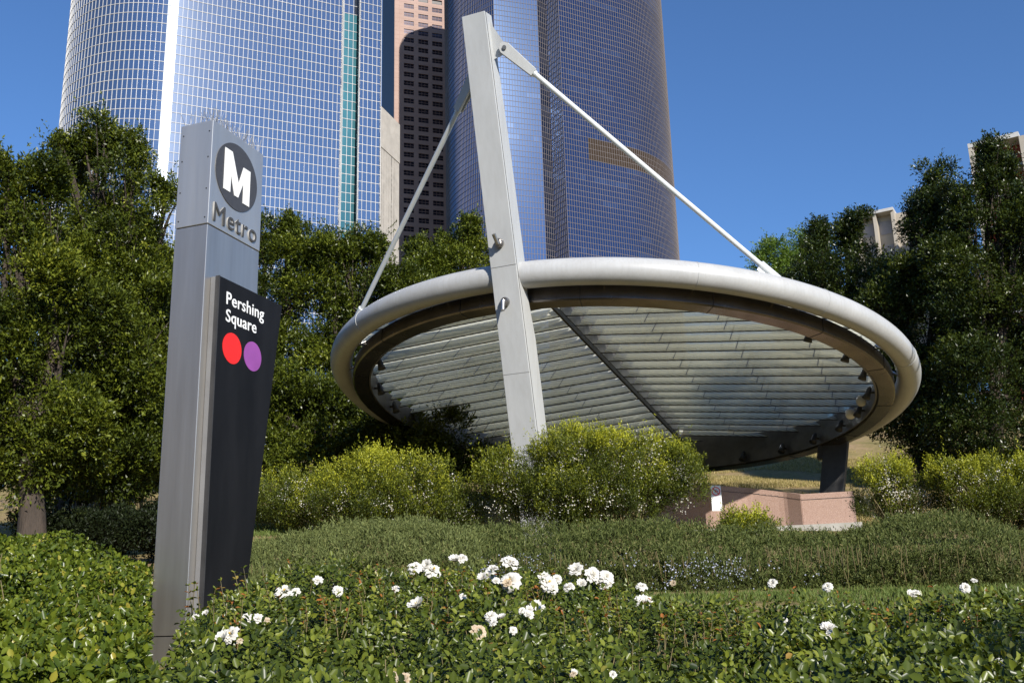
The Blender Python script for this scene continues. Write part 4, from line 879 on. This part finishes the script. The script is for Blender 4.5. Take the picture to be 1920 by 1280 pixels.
for k in range(nr-1, -1, -1):
    z = z00+k*rowh+(rowh-winh)
    for i in range(0, 6, 2):
        if cnt >= 99 or z > 272: continue
        cnt += 1; mb = MB(); gb(mb, colk[i], colk[i+1], -.5, -.32, z, z+winh); f = mb.build('window', M['dark_glass'], pk)
        mb = MB(); w_ = colk[i+1]-colk[i]
        for q in (.33, .66): gb(mb, colk[i]+w_*q-.05, colk[i]+w_*q+.05, -.318, -.26, z, z+winh)
        gb(mb, colk[i], colk[i+1], -.316, -.27, z+winh*.48, z+winh*.54); mb.build('glazing_bars', M['stone_joint'], f)
# pale ribbed building between the towers
YC = 300; K0 = at(700, 220, YC); K0.z = 0; dK = az(19); K1 = march(K0, dK, 738.5, 300); ZK = at(713, 212, march(K0, dK, 713, 212).y).z
M['limestone'] = simple('pale_limestone', (.42, .38, .33), .3, .8, 0, .1, 2)
cr = empty('ribbed_building', (K0.x, K0.y, 0), 'narrow slice of a pale ribbed stone office block between the two tall towers', 'office building')
LK = (K1-K0).length; nK = Vector((dK.y, -dK.x, 0)); mb = MB()
mb.prism([K0+UP*17, K1+UP*17, K1-nK*20+UP*17, K0-nK*20+UP*17], UP*(ZK-17)); mb.build('wall', M['limestone'], cr)
mb = MB(); n = 7
for i in range(n+1):
    c = K0+dK*(LK-2.3)*i/n; mb.prism([c+UP*17, c+dK*2.2+UP*17, c+dK*2.2+nK*2+UP*17, c+nK*2+UP*17], UP*(ZK-17-14))
mb.prism([K0+nK*2.2+UP*(ZK-14), K1+nK*2.2+UP*(ZK-14), K1+nK*.01+UP*(ZK-14), K0+nK*.01+UP*(ZK-14)], UP*14.2); mb.build('ribs', M['limestone'], cr)

# hillside apartment blocks on the right
M['stucco'] = simple('cream_stucco', (.40, .355, .29), .4, .85, 0, .15, 3); M['trim'] = simple('pale_trim', (.50, .48, .45), 1, .6); M['rust'] = simple('rust_red_wall', (.30, .07, .04), 1, .8)
M['soffit'] = simple('grey_balcony_soffit', (.30, .29, .30), 1, .8)
YB = 95; H0 = at(1912, 262, YB); dH = Vector((-math.sin(R_(57)), math.cos(R_(57)), 0)); top = H0.z+.3; dn = 3.0
ap = empty('apartment_block', (H0.x, H0.y, 14), 'apartment block with dark recessed balconies at the right edge above the trees', 'apartment building')
nH = Vector((-dH.y, dH.x, 0)); nH = nH if nH.y > 0 else -nH
B0 = Vector((H0.x, H0.y, 0)); LH = 4.4
mb = MB(); mb.prism([B0+nH*1.9+UP*14, B0+dH*LH+nH*1.9+UP*14, B0+dH*LH+nH*14+UP*14, B0+nH*14+UP*14], UP*(top-14)); mb.build('wall', M['rust'], ap)
mb = MB(); mb.prism([B0-nH*.3-dH*.0+UP*top, B0+dH*(LH+.4)-nH*.3+UP*top, B0+dH*(LH+.4)+nH*14+UP*top, B0+nH*14+UP*top], UP*.5); mb.build('roof', M['trim'], ap)
for k in range(1, 9): 
    z = top-k*dn; mb = MB(); mb.prism([B0+UP*z, B0+dH*LH+UP*z, B0+dH*LH+nH*1.88+UP*z, B0+nH*1.88+UP*z], UP*.35); s_ = mb.build('balcony', M['soffit'], ap)
    mb = MB(); mb.prism([B0+dH*.4+nH*.05+UP*(z+1.25), B0+dH*LH+nH*.05+UP*(z+1.25), B0+dH*LH+nH*.1+UP*(z+1.25), B0+dH*.4+nH*.1+UP*(z+1.25)], UP*.06)
    for q in [.5+.22*w for w in range(17)]: mb.prism([B0+dH*q+nH*.05+UP*(z+.35), B0+dH*(q+.03)+nH*.05+UP*(z+.35), B0+dH*(q+.03)+nH*.08+UP*(z+.35), B0+dH*q+nH*.08+UP*(z+.35)], UP*.9)
    mb.build('railing', M['dark_steel'], s_)
    for q in (.8,): 
        mb = MB(); mb.prism([B0+dH*q+nH*1.84+UP*(z+.4), B0+dH*(q+2.6)+nH*1.84+UP*(z+.4), B0+dH*(q+2.6)+nH*1.895+UP*(z+.4), B0+dH*q+nH*1.895+UP*(z+.4)], UP*2.1); mb.build('window', M['dark_glass'], ap)
for q in (-.45, LH-.1):
    mb = MB(); mb.prism([B0+dH*q-nH*.25+UP*14, B0+dH*(q+.5)-nH*.25+UP*14, B0+dH*(q+.5)+nH*1.86+UP*14, B0+dH*q+nH*1.86+UP*14], UP*(top-14.01)); mb.build('pier', M['stucco'], ap)
dS = az(62); mb = MB(); B9 = B0-dH*.5; mb.prism([B9+UP*14, B9+dS*20+UP*14, B9+dS*20+nH*10+UP*14, B9+nH*12+UP*14], UP*(top-14+.1)); mb.build('side_wall', M['stucco'], ap)
mb = MB()
for k in range(8): mb.prism([B9+dS*.5-UP*0+Vector((0, -.03, top-2.2-k*dn)), B9+dS*19+Vector((0, -.03, top-2.2-k*dn)), B9+dS*19+Vector((0, .1, top-2.2-k*dn)), B9+dS*.5+Vector((0, .1, top-2.2-k*dn))], UP*.12)
mb.build('floor_lines', M['soffit'], ap)
# long pale building on the crest
YH = 110; L0 = at(1730, 390, YH); top2 = L0.z; dL = Vector((-math.sin(R_(60)), math.cos(R_(60)), 0)); nL = Vector((dL.y, -dL.x, 0)); nL = nL if nL.y < 0 else -nL
hb_ = empty('hillside_building', (L0.x, L0.y, 17), 'long cream building with an overhanging roof seen between the tops of the right hand trees', 'apartment building')
B0 = Vector((L0.x, L0.y, 0)); mb = MB(); mb.prism([B0+UP*15, B0+dL*8.6+UP*15, B0+dL*8.6-nL*12+UP*15, B0-nL*12+UP*15], UP*(top2-15)); mb.build('wall', M['stucco'], hb_)
mb = MB(); mb.prism([B0+nL*1.4+UP*(top2+.01)+dL*3, B0+dL*8.6+nL*1.4+UP*(top2+.01), B0+dL*8.6-nL*12.2+UP*(top2+.01), B0-nL*12.2+UP*(top2+.01)+dL*3], UP*.35); mb.build('roof', M['trim'], hb_)
mb = MB()
for q in range(3, 9, 2): mb.prism([B0+dL*q+nL*.02+UP*15, B0+dL*(q+.35)+nL*.02+UP*15, B0+dL*(q+.35)+nL*1.2+UP*15, B0+dL*q+nL*1.2+UP*15], UP*(top2-15)); 
mb.build('fins', M['stucco'], hb_)
for q in range(3, 7, 2):
    for k in range(2): mb = MB(); mb.prism([B0+dL*(q+.6)+nL*.01+UP*(top2-2.3-3*k), B0+dL*(q+1.9)+nL*.01+UP*(top2-2.3-3*k), B0+dL*(q+1.9)+nL*.06+UP*(top2-2.3-3*k), B0+dL*(q+.6)+nL*.06+UP*(top2-2.3-3*k)], UP*1.6); mb.build('window', M['soffit'], hb_)

# ------------------------------------------------------------------ left background: fence, slender trunks, shadowed slope
fe = empty('picket_fence', (-12, 30, 4.2), 'thin dark metal fence on the slope under the left trees', 'fence')
a = at(140, 960, 27); b = at(300, 925, 32); mb = MB()
def gz_(p): return float(gh(p.x, p.y))
n = 44
for i in range(n+1):
    p = a.lerp(b, i/n); z = gz_(p); mb.tube([(p.x, p.y, z-.1), (p.x, p.y, z+(1.15 if i % 11 else 1.3))], .012 if i % 11 else .035, 5, False)
mb.build('pickets', M['dark_steel'], fe); mb = MB()
for h in (.15, 1.05): mb.tube([(p.x, p.y, gz_(p)+h) for p in [a.lerp(b, i/10) for i in range(11)]], .02, 5, False)
mb.build('rails', M['dark_steel'], fe)
def sapling(px, Y, lab, r0):
    b = at(px, 950, Y); z = gz_(b); e = empty('slim_tree', (b.x, b.y, z), lab, 'tree'); mb = MB()
    mb.tube([(b.x, b.y, z-.2), (b.x+.1, b.y, z+2), (b.x-.1, b.y, z+5)], [r0*1.2, r0, r0*.7], 10); mb.build('trunk', M['bark'], e)
    crown('crown', [(Vector((b.x, b.y, z+5.6)), (1.8, 1.8, 1.5))], 9000, .12, M['ficus'], e, seed=int(px))
sapling(200, 33, 'slim dark trunk standing behind the fence left of the pylon', .16)
sapling(108, 36, 'thin pale leaning trunk at far left behind the stout ficus trunk', .13)
def blades(name, n, x0, x1, y0, y1, h, mat, lab, seed):
    r = np.random.default_rng(seed); y = y0+(y1-y0)*r.random(n); x = x0+(x1-x0)*r.random(n); P = np.stack([x, y, gh(x, y)-.01], 1)
    keep = lump(x, y, 1.5, 1, seed) > -.35; P = P[keep]; n = len(P)
    D = np.stack([r.normal(size=n)*.4, r.normal(size=n)*.4, np.ones(n)], 1)
    o = leaf_mesh(name, P, D, r.normal(size=(n, 3)), h*r.uniform(.5, 1.3, n), .018*h/.12*r.uniform(.6, 1.2, n), r.random(n), M[mat], None, 4); tag(o, lab, 'grass', kind='stuff')
blades('dry_grass', 90000, 4, 16, 27, 48, .13, 'grass', 'thin dry yellow grass on the slope behind the granite wall', 71)
blades('green_grass', 30000, -14, -6, 30, 40, .16, 'green_grass', 'patch of green grass on the slope left of the pylon', 72)
blades('lawn_strip', 30000, 0, 7.5, 8.2, 11.2, .07, 'green_grass', 'strip of short grass between the roses and the rosemary', 73)
mb = MB(); mb.prism([(3.2, 11.0, 1.5), (5.4, 11.0, 1.5), (5.4, 11.12, 1.5), (3.2, 11.12, 1.5)], (0, 0, .25)); tag(mb.build('kerb', M['concrete']), kind='structure')
# ------------------------------------------------------------------ neighbouring tree to the right of the frame (its shade falls on the canopy)

for o in COL.objects:
    if o.name.split('.')[0] in ('stems', 'shoots', 'twigs', 'shoot_leaves', 'bird_spikes'): o['kind'] = 'stuff'
ob_ = empty('street_building', (-10, -70, 0), 'long dark office building on the other side of the street', 'office building')
mb = MB(); mb.abox(-140, 95, -85, -70, 0, 17); mb.abox(-140, -60, -70, 20, 0, 28); mb.build('wall', simple('brown_brick_wall', (.06, .05, .045), .5, .8), ob_)
e = empty('street_tree', (14.6, 10.6, 1.5), 'tall street tree standing just outside the right edge of the photo', 'tree')
tc_ = Vector((7.2, 29.3, 7.0))+S*22
LB = [(tc_, (2.2, 1.6, 1.1)), (tc_+Vector((2.2, .3, .2)), (1.8, 1.5, 1.1)), (tc_+Vector((3.4, .5, -1.4)), (1.8, 1.6, 1.4)), (tc_+Vector((-1.9, 0, -.2)), (.9, .9, .5))]
limb_mesh('trunk', (15.4, 10.8, 1.5), LB, .2, e, 3); crown('crown', LB, 50000, .10, M['ficus'], e, sprig=.45, seed=45)
# a small tree on the pavement behind the photographer; its shade dapples the lower right of the rose bed
e = empty('street_tree', (7.4, -4.6, 0), 'small street tree on the pavement behind the photographer', 'tree')
LB = [(Vector((7.6, -5.2, 6.3)), (1.1, 1.0, .6)), (Vector((8.9, -4.6, 6.6)), (1.1, 1.1, .7))]
limb_mesh('trunk', (7.4, -4.6, 0), LB, .12, e, 3); crown('crown', LB, 15000, .09, M['ficus'], e, sprig=.4, seed=44)
